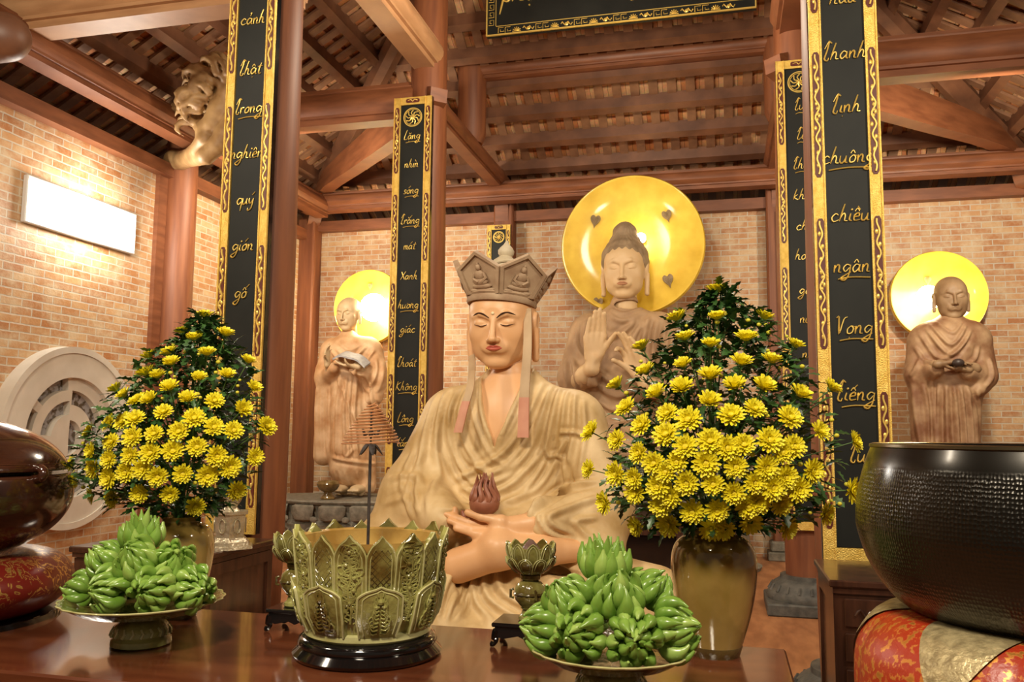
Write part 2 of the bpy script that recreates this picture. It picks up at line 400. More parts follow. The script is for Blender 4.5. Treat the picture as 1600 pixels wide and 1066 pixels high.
def slope(name, P, u0, u1, wmax, nk, hipL=1, hipR=1, w0=-.6):
    """P(u,w,dz)->world; eave along u, w = distance in from the eave"""
    uvs = []; m = MB()
    k = w0; st = .19
    while k < wmax:
        a, b = k, k+st
        la = max(a, 0); ua, ub = u0+hipL*a, u1-hipR*a; uc, ud = u0+hipL*b, u1-hipR*b
        if ub-ua < .3: break
        m.add([P(ua, a, .075), P(ub, a, .075), P(ud, b, .045), P(uc, b, .045)], [(0, 1, 2, 3)]); uvs += [(ua, a), (ub, a), (ud, b-.001), (uc, b-.001)]
        m.add([P(uc, b, .045), P(ud, b, .045), P(ud, b, .075), P(uc, b, .075)], [(0, 1, 2, 3)]); uvs += [(uc, b-.002), (ud, b-.002), (ud, b-.001), (uc, b-.001)]
        k += st
    me = m.mesh(name, TILE, smooth=False)
    uv = me.uv_layers.new(name='UVMap')
    for l in me.loops: uv.data[l.index].uv = uvs[l.vertex_index]
    o = bpy.data.objects.new(name, me); COL.objects.link(o); struct(o)
    m = MB(); u = u0+.1
    while u < u1:
        w = min(wmax, (u-u0) if hipL else 99, (u1-u) if hipR else 99)
        if w > .15:
            a, b = P(u, w0, 0), P(u, w, 0); a2, b2 = P(u+.105, w0, 0), P(u+.105, w, 0)
            up = Vector((0, 0, .035)); q = [Vector(x) for x in (a, a2, b2, b)]
            m.add(q+[x+up for x in q], [(0, 1, 2, 3), (7, 6, 5, 4), (0, 4, 5, 1), (1, 5, 6, 2), (2, 6, 7, 3), (3, 7, 4, 0)])
        u += .215
    trim(m, RAFT, smooth=False)
    for i in range(nk):
        w = .44+.372*i
        a, b = u0+hipL*w, u1-hipR*w
        if b-a < .4: break
        m = MB(); q = []
        for uu in (a, b): q += [P(uu, w-.04, -.115), P(uu, w+.04, -.115), P(uu, w+.04, 0.02), P(uu, w-.04, -.01)]
        m.add(q, [(0, 1, 2, 3), (4, 7, 6, 5), (0, 4, 5, 1), (1, 5, 6, 2), (2, 6, 7, 3), (3, 7, 4, 0)])
        trim(m, PURL, smooth=False)
XR = 2*XA-XL
slope('ceiling', lambda u, w, d: (u, YB-w, EZ+SL*w+d), XL, XR, 4.7, 10)
slope('ceiling', lambda u, w, d: (XL+w, u, EZ+SL*w+d), -3, YB, 4.7, 10, hipL=0)
slope('ceiling', lambda u, w, d: (XR-w, u, EZ+SL*w+d), -3, YB, 4.7, 10, hipL=0)
# hip rafters
for sx, x0 in ((1, XL), (-1, XR)):
    m = MB(); a = Vector((x0, YB, EZ-.12)); b = Vector((x0+sx*4.7, YB-4.7, EZ+SL*4.7-.12)); m.tube([a, b], [.13, .13], 8); trim(m, PURL)
# ---- wall head trims and eave beams ----
def beam_x(x0, x1, y, z0, z1, w=.16, mat=BEAM, rounded=True):
    """moulded beam: flat soffit board, swelling round flank"""
    m = MB(); h = z1-z0; pr = []
    for s in (1, -1):
        q = [(w*.62, 0), (w*.62, h*.16), (w*.80, h*.17), (w*.82, h*.24), (w*.95, h*.30), (w*1.08, h*.42), (w*1.1, h*.55), (w*1.0, h*.72), (w*.8, h*.84), (w*.82, h*.88), (w*.6, h*.90), (w*.6, h)]
        pr += [(y+s*a, z0+b) for a, b in (q if s > 0 else q[::-1])]
    m.prism(pr, x0, x1, axis='x'); trim(m, mat, angle=25); return m
def beam_y(y0, y1, x, z0, z1, w=.16, mat=BEAM):
    m = MB(); h = z1-z0; pr = []
    for s in (1, -1):
        q = [(w*.62, 0), (w*.62, h*.16), (w*.80, h*.17), (w*.82, h*.24), (w*.95, h*.30), (w*1.08, h*.42), (w*1.1, h*.55), (w*1.0, h*.72), (w*.8, h*.84), (w*.82, h*.88), (w*.6, h*.90), (w*.6, h)]
        pr += [(x+s*a, z0+b) for a, b in (q if s > 0 else q[::-1])]
    m.prism(pr, y0, y1, axis='y' if False else 'y0') if False else None
    n = len(pr); vs = [(a, y0, b) for a, b in pr]+[(a, y1, b) for a, b in pr]
    m.add(vs, [tuple(range(n)), tuple(range(n, 2*n))[::-1]]+[(i, n+i, n+(i+1) % n, (i+1) % n) for i in range(n)])
    trim(m, mat, angle=25)
for a, b in ((XL, XC0-.15), (XC0+.15, .58), (.88, 9)):
    pass
m = MB(); m.box(XL, 9, YB-.14, YB+.2, 4.43, 4.57); trim(m, BEAM, smooth=False)
m = MB(); m.box(XL-.2, XL+.12, -3, YB-.14, 4.29, 4.43); trim(m, BEAM, smooth=False)
beam_x(XL+.15, 9, YB-.42, 4.62, 4.88, .15)
beam_y(-3, YB-.4, XL+.42, 4.55, 4.83, .15)
# ---- row beams ----
beam_x(XL+.1, XC0-.12, ROWS[1], 4.74, 5.12, .15)
beam_x(XC1+.12, 5, ROWS[1], 4.74, 5.12, .15)
beam_x(XL+.1, XC0-.12, 5.35, 4.72, 5.1, .17, mat=BEAM_LIT)
beam_y(4.9, ROWS[1]-.1, XC0, 5.22, 5.55, .17, mat=BEAM_LIT)
beam_y(4.9, ROWS[1]-.1, XC1, 5.22, 5.55, .17)
beam_y(ROWS[1]+.1, YB, XC0, 4.80, 5.04, .12)
beam_y(ROWS[1]+.1, YB, XC1, 4.80, 5.04, .12)
beam_x(XC0, XC1, 9.35, 5.78, 6.0, .1)
# diagonal corner beams with a bent foot
for sx, xc, x0 in ((-1, XC0, XL), (1, XC1, XR)):
    ya, L = ROWS[1], math.hypot(x0-xc, YB-ROWS[1]); ang = atan2(YB-ya, x0-xc)
    pts = [(0, 5.08), (0, 4.76), (L*.45, 4.80), (L*.72, 4.86), (L*.84, 4.84), (L*.90, 4.74), (L*.93, 4.52), (L*.985, 4.52), (L*.985, 4.8), (L*.96, 5.02), (L*.6, 5.14)]
    top = [(a.x, a.y) for a in spline([(p[0], p[1], 0) for p in pts], 3, closed=True)]
    m = MB(); m.prism(top, -.09, .09, mat=Matrix.Translation((xc, ya, 0)) @ Matrix.Rotation(ang, 4, 'Z')); trim(m, BEAM)
# queen posts on the depth beams (short round posts under the roof)
for x in (XC0, XC1):
    m = MB(); m.lathe([(.13, 5.0), (.17, 5.1), (.17, 6.2)], 20, c=(x, 9.35)); trim(m, WOOD)
# bent brackets at the back wall posts
def knee(x, y, ang, z0=4.05, s=1.0):
    out = [(.02, 0), (.06, .35), (.16, .62), (.34, .80), (.62, .86), (.62, 1.02), (-.02, 1.02)]
    q = [(a.x*s, z0+a.y*s) for a in spline([(p[0], p[1], 0) for p in out[:5]], 4)]+[(p[0]*s, z0+p[1]*s) for p in out[5:]]
    m = MB(); m.prism(q, -.09, .09, mat=Matrix.Translation((x, y, 0)) @ Matrix.Rotation(ang, 4, 'Z')); trim(m, BEAM)
knee(XC0, YB-.20, -pi/2, 4.42, .6); knee(XC1+.06, YB-.20, -pi/2, 4.42, .6)
# posts of the brick walls
def post(x, y, w, d, z1=4.43, z0=FZ):
    m = MB(); m.box(x-w/2, x+w/2, y-d/2, y+d/2, z0, z1, bev=.02); trim(m, WOOD, smooth=False)
post(XC0+.02, YB-.10, .27, .22, 4.8); post(.70, YB-.10, .30, .22, 4.8); post(XR, YB-.10, .3, .22)
post(XL+.10, YB-.12, .26, .26, 4.6)
for yy in (7.9, 4.7): 
    m = MB(); m.lathe([(.17, FZ), (.175, 2.5), (.165, 4.75)], 24, c=(XL+.10, yy)); trim(m, WOOD)
    m = MB(); m.box(XL-.01, XL+.05, yy-.30, yy-.16, FZ, 4.3); trim(m, BEAM, smooth=False)
    m = MB(); m.box(XL-.01, XL+.05, yy+.16, yy+.26, FZ, 4.3); trim(m, BEAM, smooth=False)
# ======================= COLUMNS =======================
def column(x, y, h, label, base=True):
    t = thing('wooden_column', label, 'column', (x, y, FZ), 0, 'round wooden columns of the hall')
    m = MB(); m.lathe([(.185, .3), (.20, 1.2), (.202, 2.4), (.19, 4.2), (.175, h)], 40); m.build('shaft', WOOD, t)
    m = MB(); m.box(-.36, .36, -.36, .36, 0, .1, bev=.012)
    m.lathe([(.345, .1), (.35, .13), (.335, .17), (.29, .235), (.235, .27), (.232, .30), (.205, .30)], 40)
    for k in range(20):
        a = 2*pi*k/20; m.tube([(.325*cos(a), .325*sin(a), .17), (.30*cos(a), .30*sin(a), .225)], [.02, .012], 6)
    m.build('stone_base', STONED, t, smooth=True, angle=30)
    return t
column(XC0, ROWS[0], 5.6, 'round brown wooden column behind the left vase, carrying the leftmost tall black couplet board')
column(XC1, ROWS[0], 5.6, 'round brown wooden column in front right, nearly hidden behind the widest black couplet board')
column(XC0, ROWS[1], 6.4, 'round brown wooden column left of the crowned statue, behind the narrower couplet board')
column(.68, ROWS[1], 6.4, 'round brown wooden column on a dark stone base, standing right of the right-hand vase')
# ======================= COUPLET BOARDS =======================
GL = {
'a': [[(.8, .8), (.4, 1), (.05, .5), (.3, 0), (.72, .45), (.82, .95)], [(.8, .9), (.78, .2), (1.05, .02)]],
'b': [[(.3, 2), (.1, .8), (.1, .05), (.6, .1), (.7, .6), (.2, .8)]],
'c': [[(.8, .8), (.45, 1), (.05, .5), (.35, 0), (.9, .2)]],
'd': [[(.8, .8), (.4, 1), (.05, .5), (.3, 0), (.75, .5)], [(1.0, 2), (.75, .6), (1, 0)]],
'e': [[(.1, .5), (.65, .6), (.55, 1), (.1, .7), (.2, .05), (.85, .15)]],
'g': [[(.8, .85), (.4, 1), (.05, .55), (.35, .1), (.75, .6)], [(.85, .95), (.8, -.3), (.4, -1.0), (-.1, -.75), (.3, -.4), (1, .05)]],
'h': [[(.35, 2.2), (.15, 1.1), (0, 0)], [(.03, .35), (.35, 1), (.6, .75), (.6, .1), (.95, .05)]],
'i': [[(.15, .95), (.08, .2), (.4, .02)]],
'k': [[(.35, 2.1), (.1, 1), (0, 0)], [(.65, 1), (.1, .5), (.7, 0), (.95, .1)]],
'l': [[(.4, 2.1), (.1, 1.5), (.05, .2), (.5, .02)]],
'm': [[(0, .95), (.05, 0)], [(.05, .5), (.3, 1), (.45, .7), (.42, 0)], [(.45, .5), (.7, 1), (.85, .7), (.85, .1), (1.1, .05)]],
'n': [[(0, .95), (.05, 0)], [(.05, .5), (.35, 1), (.58, .75), (.58, .1), (.9, .05)]],
'o': [[(.5, 1), (.1, .6), (.2, .05), (.65, .15), (.75, .7), (.45, 1), (.9, .85)]],
'p': [[(.1, 1), (0, -1)], [(.05, .5), (.4, 1), (.75, .6), (.5, .05), (.1, .15)]],
'q': [[(.8, .8), (.4, 1), (.05, .5), (.35, 0), (.8, .5)], [(.85, .95), (.8, -1)]],
'r': [[(0, .95), (.06, 0)], [(.05, .5), (.3, .95), (.6, .85)]],
's': [[(.7, .9), (.3, 1), (.25, .6), (.6, .35), (.4, 0), (0, .1)]],
't': [[(.4, 1.7), (.2, .6), (.3, .02), (.65, .1)], [(-.05, 1.15), (.65, 1.25)]],
'u': [[(0, .95), (.02, .2), (.35, .02), (.62, .5), (.68, .95)], [(.68, .9), (.66, .15), (.95, .05)]],
'v': [[(0, .95), (.3, 0), (.7, .95), (1, .9)]],
'x': [[(.05, .95), (.8, .05)], [(.8, .95), (.05, .02)]],
'y': [[(0, .95), (.1, .25), (.45, .2), (.7, .9)], [(.7, .9), (.6, -.6), (.1, -1), (0, -.6)]],
'T': [[(-.1, 1.5), (.3, 2.5), (.25, 1.4), (.05, .2), (.45, -.1), (.55, .3)], [(.3, 2.5), (.7, 2.2)]],
'C': [[(.9, 1.9), (.4, 2.1), (0, 1), (.3, 0), (1, .3)]],
'V': [[(-.1, 2), (.15, 2.1), (.45, 0), (.75, 1.8), (1.15, 2.1)]],
'L': [[(.4, 2.4), (.15, 1.4), (.0, .1), (.5, .0), (.8, .15)]],
'K': [[(.3, 2.1), (.05, 0)], [(1, 1.9), (.2, 1), (1, 0), (1.2, .1)]],
'X': [[(.0, 1.9), (1, 0)], [(1, 2), (.0, .0)]],
'N': [[(0, 0), (.2, 2), (.8, .1), (1, 2.1)]],
}
ACC = {'hat': [(-.25, 1.2), (0, 1.6), (.28, 1.2)], 'acute': [(0, 1.4), (.4, 1.9)], 'grave': [(0, 1.85), (.35, 1.4)], 'hook': [(0, 1.75), (.2, 1.9), (.15, 1.55), (.05, 1.35)],
       'tilde': [(-.25, 1.4), (0, 1.65), (.15, 1.4), (.45, 1.65)], 'breve': [(-.2, 1.65), (.05, 1.3), (.35, 1.65)], 'dot': [(.05, -.45), (.12, -.5)], 'acute2': [(.25, 1.6), (.65, 2.1)], 'dot2': [(.05, 1.5), (.12, 1.45)], 'horn': [(.68, .95), (.9, 1.25)]}
def word_mesh(word, size, rr=None, seg=5, under=False):
    """word: list of tokens 'letter' or 'letter+accent+...'; strokes run as rounded gold ribs"""
    m = MB(); x = 0; S = size; rr = rr or .125*size
    for tok in word:
        p = tok.split('+'); g = GL[p[0]]
        for st in g:
            pts = spline([(x+a, 0, b) for a, b in st], 3)
            n = len(pts); m.tube([q*S for q in pts], [rr*(.6+.6*sin(pi*min(1, (i+1)/n))) for i in range(n)], seg, flat=.7)
        for ac in p[1:]:
            pts = spline([(x+.35+a, 0, b) for a, b in ACC[ac]], 3); m.tube([q*S for q in pts], rr*.8, seg, flat=.7)
        w = max(a for st in g for a, b in st); x += w+.12
        if p[0] == 'i' and len(p) == 1: m.sphere(((x-.3)*S, 0, 1.45*S), rr*1.2, 6)
    if under: m.tube([q*S for q in spline([(x*.15, 0, -.85), (x*.5, 0, -.62), (x*1.02, 0, -.72)], 4)], rr, seg, flat=.7)
    cx = x/2*S
    m.v = [(a-cx+.18*c, b, c) for a, b, c in m.v]
    return m
def board(x, y, z0, z1, w, words, label, emblem=False, top=True, bs=1.0, wpos=None, wsize=.05, dx=0):
    """hanging couplet board: black centre, gold edges with maroon cartouches, gold script"""
    t = thing('couplet_board', label, 'couplet board', (x, y, z0), 0, 'tall black and gold couplet boards on the columns')
    H = z1-z0; b = w*.165; ci = w/2-b
    m = MB(); m.box(-w/2-.006, w/2+.006, .004, .045, 0, H); m.build('backing', BLACKG, t, smooth=False)
    m = MB(); m.box(-ci, ci, -.004, .012, b*1.2, H-(b*1.3 if top else 0)); m.build('panel', BLACKP, t, smooth=False)
    m = MB()
    for s in (-1, 1):
        xa, xb = sorted((s*ci, s*w/2)); m.box(xa, xb, -.012, .008, 0, H)
        for e in (s*ci, s*w/2): m.box(e-.004, e+.004, -.018, .0, 0, H)
    m.box(-ci, ci, -.012, .008, 0, b*1.1)
    if top: m.box(-ci, ci, -.012, .008, H-b*1.2, H)
    m.build('gold_border', GOLD, t, smooth=False)
    # cartouches
    per = .90*bs; ln = .68*bs; zz = H-b*1.6-ln; hw = b*.33
    lst = []
    while zz > .05:
        lst.append((zz, ln)); zz -= per
    if zz+ln > .2: lst.append((.06, zz+ln-.06))
    for s in (-1, 1):
        for (za, L) in lst:
            cx = s*(ci+b/2)
            m = MB(); q = [(cx-hw, za+hw), (cx-hw*.5, za), (cx+hw*.5, za), (cx+hw, za+hw), (cx+hw, za+L-hw), (cx+hw*.5, za+L), (cx-hw*.5, za+L), (cx-hw, za+L-hw)]
            m.prism(q, -.016, -.010); c = m.build('cartouche', MAROON, t, smooth=False)
            m = MB(); n = max(3, int(L/.05)); pts = []
            for i in range(n*3+1):
                f = i/(n*3); amp = hw*.62*(.5+.5*abs(sin(pi*f*1.0))); pts.append((cx+amp*sin(f*n*pi*.9), -.018, za+hw*.8+(L-hw*1.6)*f))
            m.tube(pts, .0056, 5)
            for i in range(3, n*3-2, 4):
                p = pts[i]; m.sphere((2*cx-p[0], -.017, p[2]), (.008, .004, .014), 6)
            for dz in (-.03, 0, .03): m.sphere((cx+dz*.1, -.019, za+L/2+dz), (.010, .005, .012), 6)
            m.build('gold_scroll', GOLDL, c)
    if top:
        m = MB(); zc = H-b*.6; m.prism([(-b*1.1, zc-.012), (-b*.9, zc-.02), (b*.9, zc-.02), (b*1.1, zc-.012), (b*1.1, zc+.012), (b*.9, zc+.02), (-b*.9, zc+.02), (-b*1.1, zc+.012)], -.018, -.01); c = m.build('cartouche', MAROON, t, smooth=False)
        m = MB(); m.tube(spline([(-b*.8, -.019, zc), (-b*.3, -.019, zc+.01), (0, -.019, zc-.008), (b*.3, -.019, zc+.01), (b*.8, -.019, zc)], 3), .004, 5); m.build('gold_scroll', GOLDL, c)
    if emblem:
        m = MB(); zc = H-b*1.3-ci*.95; R = ci*.72
        m.tube([(R*cos(a*pi/16), -.008, zc+R*sin(a*pi/16)) for a in range(32)], .006, 5, closed=True)
        m.tube([(R*.86*cos(a*pi/16), -.008, zc+R*.86*sin(a*pi/16)) for a in range(32)], .003, 5, closed=True)
        rnd = random.Random(3)
        for k in range(9):
            a = k*2*pi/9; r0 = R*.15; m.tube(spline([(r0*cos(a), -.008, zc+r0*sin(a)), (R*.5*cos(a+.5), -.010, zc+R*.5*sin(a+.5)), (R*.78*cos(a+.1), -.008, zc+R*.78*sin(a+.1))], 3), .0055, 5)
        m.sphere((0, -.008, zc), (.012, .005, .012), 8); m.build('round_emblem', GOLDL, t)
    for wd, zc, und in words:
        o = word_mesh(wd, wsize, under=und).build('gold_word', GOLDL, t, (dx, -.010, zc-z0))
    return t
T = lambda s: s.split()
def zat(py, px, Y): return onY(px, py, Y).z
YA = ROWS[0]-.26; YBB = ROWS[1]-.26
wA = [(T('c a+hook n h'), 40, 0), (T('T h a+hat+dot t'), 118, 0), (T('T r o n g'), 178, 1), (T('n g h i e+hat n'), 248, 0), (T('q u y+acute'), 320, 0), (T('g i o+acute n'), 392, 0), (T('g o+hat+acute2'), 466, 0)]
board(XC0+.012, YA, .98, 5.5, .318, [(a, zat(b, 385, YA), u) for a, b, u in wA], 'tall black board with gold script on the column behind the left bouquet', top=False, wsize=.040, dx=.002)
wB = [(T('L a+breve+dot n g'), 218, 1), (T('n h i+grave n'), 262, 0), (T('s o+acute n g'), 303, 1), (T('T r a+breve+acute2 n g'), 350, 1), (T('m a+acute t'), 390, 0), (T('X a n h'), 437, 0), (T('h u+horn o+horn n g'), 482, 1), (T('g i a+acute c'), 520, 0), (T('T h o a+acute t'), 573, 0), (T('K h o+hat n g'), 610, 1), (T('L o+hat+grave n g'), 660, 1), (T('l a+breve+acute2 n g'), 698, 1)]
board(-2.935, YBB, .72, 4.88, .385, [(a, zat(b, 643, YBB), u) for a, b, u in wB], 'slim black board with gold script hanging just left of the crowned statue', emblem=True, wsize=.040, bs=.98)
wC = [(T('h a+hat u'), 5, 0), (T('T h a n h'), 92, 0), (T('T i+dot n h'), 176, 0), (T('c h u o+hat n g'), 255, 1), (T('c h i e+hat+grave u'), 346, 0), (T('n g a+hat n'), 426, 1), (T('V o+dot n g'), 522, 1), (T('T i e+hat+acute n g'), 626, 1), (T('T u+horn'), 722, 0)]
board(XC1-.012, YA, .98, 5.5, .330, [(a, zat(b, 1330, YA), u) for a, b, u in wC], 'widest black board with gold script, right of the right bouquet', top=False, wsize=.041, dx=.008)
wD = [(T('T u+horn'), 172, 1), (T('T i+acute'), 218, 1), (T('T h u'), 264, 1), (T('k h a'), 312, 0), (T('c h i'), 360, 0), (T('h o a'), 406, 0), (T('g o+acute'), 460, 0), (T('n u'), 505, 0), (T('n i'), 560, 0), (T('g a'), 610, 0)]
board(.690, YBB, .80, 4.90, .385, [(a, zat(b, 1250, YBB), u) for a, b, u in wD], 'black and gold script board half hidden behind the widest board at right', emblem=True, wsize=.044, bs=.98)
board(-2.89, YB-.27, 1.2, 4.35, .31, [], 'small black and gold board on the back wall post behind the statue crown', emblem=True, bs=.9)
board(.845, YB-.27, 1.2, 4.36, .31, [], 'small gold-edged board on the back wall post, peeking out beneath the half-hidden script board', bs=.9)
# ---- name plaque high in the middle bay ----
pl0 = onY(760, 58, 8.2); pl1 = onY(1182, 18, 8.2)
t = thing('name_plaque', 'wide black horizontal plaque with gold fret border at the top edge of the picture', 'plaque', (pl0.x, 8.2, pl0.z))
Wd = pl1.x-pl0.x; Hh = .95
m = MB(); m.box(0, Wd, 0, .05, 0, Hh); m.build('panel', BLACKP, t, smooth=False)
m = MB()
for a, b, c, d in ((0, Wd, 0, .012), (0, Wd, Hh-.012, Hh), (0, .012, .012, Hh-.012), (Wd-.012, Wd, .012, Hh-.012)): m.box(a, b, -.02, .01, c, d)
for a, b, c, d in ((.1, Wd-.1, .1, .106), (.1, .106, .1, Hh-.1), (Wd-.106, Wd-.1, .1, Hh-.1)): m.box(a, b, -.008, .004, c, d)
m.build('gold_frame', GOLDL, t, smooth=False)
m = MB(); x = .13; k = 0; rnd = random.Random(5)
def key(m, x, z, s, vert=False):
    P = [(0, 0), (0, 1), (1, 1), (1, .25), (.4, .25), (.4, .6)]
    m.tube([((x+(b if vert else a)*s), -.006, z+(a if vert else b)*s) for a, b in P], .0045, 4)
while x < Wd-.2:
    if k % 4 in (0, 1): key(m, x, .025, .06); x += .075
    elif k % 4 == 2:
        for a in range(7): q = pi*a/6; m.tube([(x+.05, -.006, .03), (x+.05+.045*cos(q), -.006, .03+.045*sin(q))], [.004, .006], 4)
        x += .115
    else: m.tube([(x+.12*f/8, -.006, .055+.02*sin(f*1.6)) for f in range(9)], .006, 4); m.sphere((x+.06, -.006, .05), (.02, .005, .02), 8); x += .14
    k += 1
m.build('gold_fretwork', GOLDL, t)
for xk in (.025, Wd-.085):
    m = MB(); z = .12
    while z < Hh-.15: key(m, xk, z, .055, True); z += .085
    m.build('gold_fretwork', GOLDL, t)
o = word_mesh(T('P h').__class__(['C', 'h', 'u', 'a']), .16).build('gold_word', GOLDL, t, (.42, -.01, .36)) if False else None
for wd, xx in ((T('p h a+hat+dot t'), .42), (T('l y+acute'), 1.55)):
    word_mesh(wd, .13).build('gold_word', GOLDL, t, (xx, -.01, .36))
# ======================= STATUES =======================
SKIN = M('statue_skin', (.70, .38, .175), (.76, .45, .23), rough=.42, scale=5)
LIPS = M('statue_lips', (.48, .10, .06), None, rough=.4)
BROW = M('statue_brow', (.05, .022, .015), None, rough=.5)
ROBE = M('statue_robe', (.44, .28, .105), (.70, .52, .28), rough=.55, scale=4.5, bump=.12, bscale=40)
CLAYP = M('crown_clay', (.33, .21, .125), (.46, .33, .21), rough=.7, scale=9, bump=.15, bscale=60)
PINK = M('ribbon_pink', (.52, .22, .14), (.60, .30, .19), rough=.6, scale=8)
RIBB = M('ribbon_tan', (.44, .30, .17), (.52, .37, .22), rough=.6, scale=8)
CLAYB = M('buddha_robe', (.30, .18, .095), (.46, .30, .165), rough=.65, scale=3.5, bump=.15, bscale=30)
SKINB = M('buddha_skin', (.60, .40, .20), (.66, .47, .26), rough=.5, scale=4)
HAIRB = M('buddha_hair', (.22, .15, .085), (.34, .24, .14), rough=.7, scale=8)
CLAYL = M('monk_clay_pale', (.46, .24, .10), (.70, .48, .28), rough=.6, scale=5, bump=.12, bscale=30)
CLAYR = M('monk_clay_red', (.23, .10, .045), (.48, .31, .17), rough=.6, scale=5, bump=.15, bscale=30)
SKINR = M('monk_skin_brown', (.26, .155, .075), (.38, .25, .135), rough=.55, scale=5)
HALO = M('halo_gold', (.66, .42, .022), (.78, .54, .05), rough=.5, metal=.15, scale=5, coat=.2)
LEAFD = M('bodhi_leaf_bronze', (.16, .095, .03), (.28, .19, .08), rough=.5, scale=20)

def head(kind, h=.010):
    """head of height 1 (chin z=-.5, crown z=.5), face towards -y. returns V,Q,lips mask"""
    S = SDF((-.5, -.62, -.72), (.5, .56, .86), h)
    old = kind in ('old', 'monk')
    S.ell((0, .07, .12), (.345, .41, .375), .0)
    S.ell((0, -.075, -.13), (.300, .290, .360), .10)
    S.ell((0, -.16, .13), (.265, .20, .22), .10)
    for s in (-1, 1):
        S.ell((s*.165, -.205, -.10), (.115, .10, .13), .08)
        S.ell((s*.132, -.13, -.275), (.130, .14, .125), .08)
    S.ell((0, -.22, -.415), (.135, .10, .080), .07)
    if old:
        for s in (-1, 1): S.ell((s*.20, -.22, -.05), (.07, .06, .05), .05); S.ell((s*.10, -.365, -.17), (.02, .015, .07), .03, 'sub', rot=(0, s*28, 0))
    # eye hollows, brow, lids
    for s in (-1, 1):
        S.ell((s*.128, -.372, .030), (.088, .040, .038), .05, 'sub')
        S.cap((s*.045, -.350, .085), (s*.13, -.352, .118), .020, .018, .035); S.cap((s*.13, -.352, .118), (s*.225, -.275, .085), .018, .012, .035)
        S.ell((s*.128, -.305, .022), (.080, .048, .050), .018)
        S.cap((s*.055, -.346, .0), (s*.13, -.356, -.012), .006, .006, .010); S.cap((s*.13, -.356, -.012), (s*.205, -.312, .004), .006, .005, .010)
    # nose
    S.cap((0, -.352, .085), (0, -.445, -.145), .026, .036, .03)
    S.ell((0, -.440, -.155), (.040, .042, .032), .02)
    for s in (-1, 1):
        S.ell((s*.043, -.402, -.165), (.028, .036, .026), .018); S.ell((s*.022, -.43, -.192), (.011, .014, .010), .008, 'sub')
    # philtrum, mouth
    S.ell((0, -.335, -.245), (.13, .045, .075), .06)
    S.cap((-.06, -.350, -.245), (-.020, -.374, -.234), .006, .012, .03); S.cap((.06, -.350, -.245), (.020, -.374, -.234), .006, .012, .03)
    S.cap((-.020, -.374, -.234), (.020, -.374, -.234), .012, .012, .010)
    S.cap((-.056, -.352, -.262), (0, -.372, -.270), .007, .015, .014); S.cap((.056, -.352, -.262), (0, -.372, -.270), .007, .015, .014)
    S.cap((-.07, -.362, -.250), (0, -.390, -.252), .003, .004, .006, 'sub'); S.cap((.07, -.362, -.250), (0, -.390, -.252), .003, .004, .006, 'sub')
    S.ell((0, -.355, -.335), (.05, .02, .018), .03, 'sub')
    # ears with long lobes
    L = -.40 if not old else -.28
    for s in (-1, 1):
        S.ell((s*.345, .045, .0), (.040, .085, .125), .02, rot=(0, s*8, 0))
        S.cap((s*.350, .03, -.08), (s*.345, .02, L), .040, .040, .03)
        S.ell((s*.385, .035, .01), (.022, .045, .085), .012, 'sub')
        if not old: S.ell((s*.38, .02, L+.05), (.02, .012, .06), .01, 'sub')
    S.cap((0, .11, -.25), (0, .14, -.70), .17, .175, .05)
    V, Q = S.nets(1)
    lips = (V[:, 1] < -.33) & (np.abs(V[:, 0]) < .084) & (np.abs(V[:, 2]+.251) < .006+.030*np.clip(1-np.abs(V[:, 0])/.084, 0, 1)**.55)
    return V, Q, lips
HEADS = {}
def get_head(kind):
    if kind not in HEADS: HEADS[kind] = head(kind)
    return HEADS[kind]
def hand(S, wrist, fwd, palm, L, thumb=1, curl=(18, 18, 20, 24), spread=5, r=None, tcurl=25, k=.006, fk=None, topen=45):
    """wrist point, direction of the fingers, palm normal, hand length; thumb=+1/-1 the side it leaves from"""
    w = Vector(wrist); f = Vector(fwd).normalized(); p = Vector(palm); p = (p-f*p.dot(f)).normalized(); sd = f.cross(p)*thumb
    r = r or L*.052
    S.cap(w-f*L*.12, w+f*L*.06, L*.15, L*.13, L*.05)
    lens = (.44, .48, .45, .36); off = (.15, .05, -.05, -.145); base = (.50, .52, .50, .45)
    for i in range(4):
        b = w+f*(base[i]*L)+sd*(off[i]*L*1.05)
        S.cap(w+f*L*.08+sd*(off[i]*L*.55), b, L*.085, L*.068, L*.04)
    for i in range(4):
        b = w+f*(base[i]*L)+sd*(off[i]*L*1.05)
        d = (Matrix.Rotation(radians(-spread*(i-1.4))*thumb, 3, p) @ f) if True else f
        ax = d.cross(p).normalized(); c = curl[i]; c = c if hasattr(c, '__len__') else (c, c*1.2, c*.8)
        q = b; rr = r*1.05
        for j, s in enumerate((.46, .31, .23)):
            d = Matrix.Rotation(radians(c[j]), 3, ax) @ d
            e = q+d*(lens[i]*L*s); S.cap(q, e, rr, rr*.90, k); q = e; rr *= .90
    t0 = w+f*L*.16+sd*L*.12; d = (Matrix.Rotation(0, 3, p) @ (f*cos(radians(topen))+sd*sin(radians(topen)))).normalized()
    ax = d.cross(p).normalized(); q = t0; rr = r*1.25
    S.cap(w+f*L*.05+sd*L*.05, t0, L*.10, L*.085, L*.04)
    for j, s in enumerate((.20, .17, .13)):
        d = Matrix.Rotation(radians(tcurl*(.5, 1, 1)[j]), 3, ax) @ d
        e = q+d*L*s; S.cap(q, e, rr, rr*.9, L*.03 if j == 0 else k); q = e; rr *= .9
def join_meshes(parts):
    V = np.concatenate([p[0] for p in parts]); o = 0; Q = []; mi = []
    for p in parts:
        Q.append(p[1]+o); o += len(p[0]); mi.append(p[2] if len(p) > 2 else np.zeros(len(p[1]), int))
    return V, np.concatenate(Q), np.concatenate(mi)
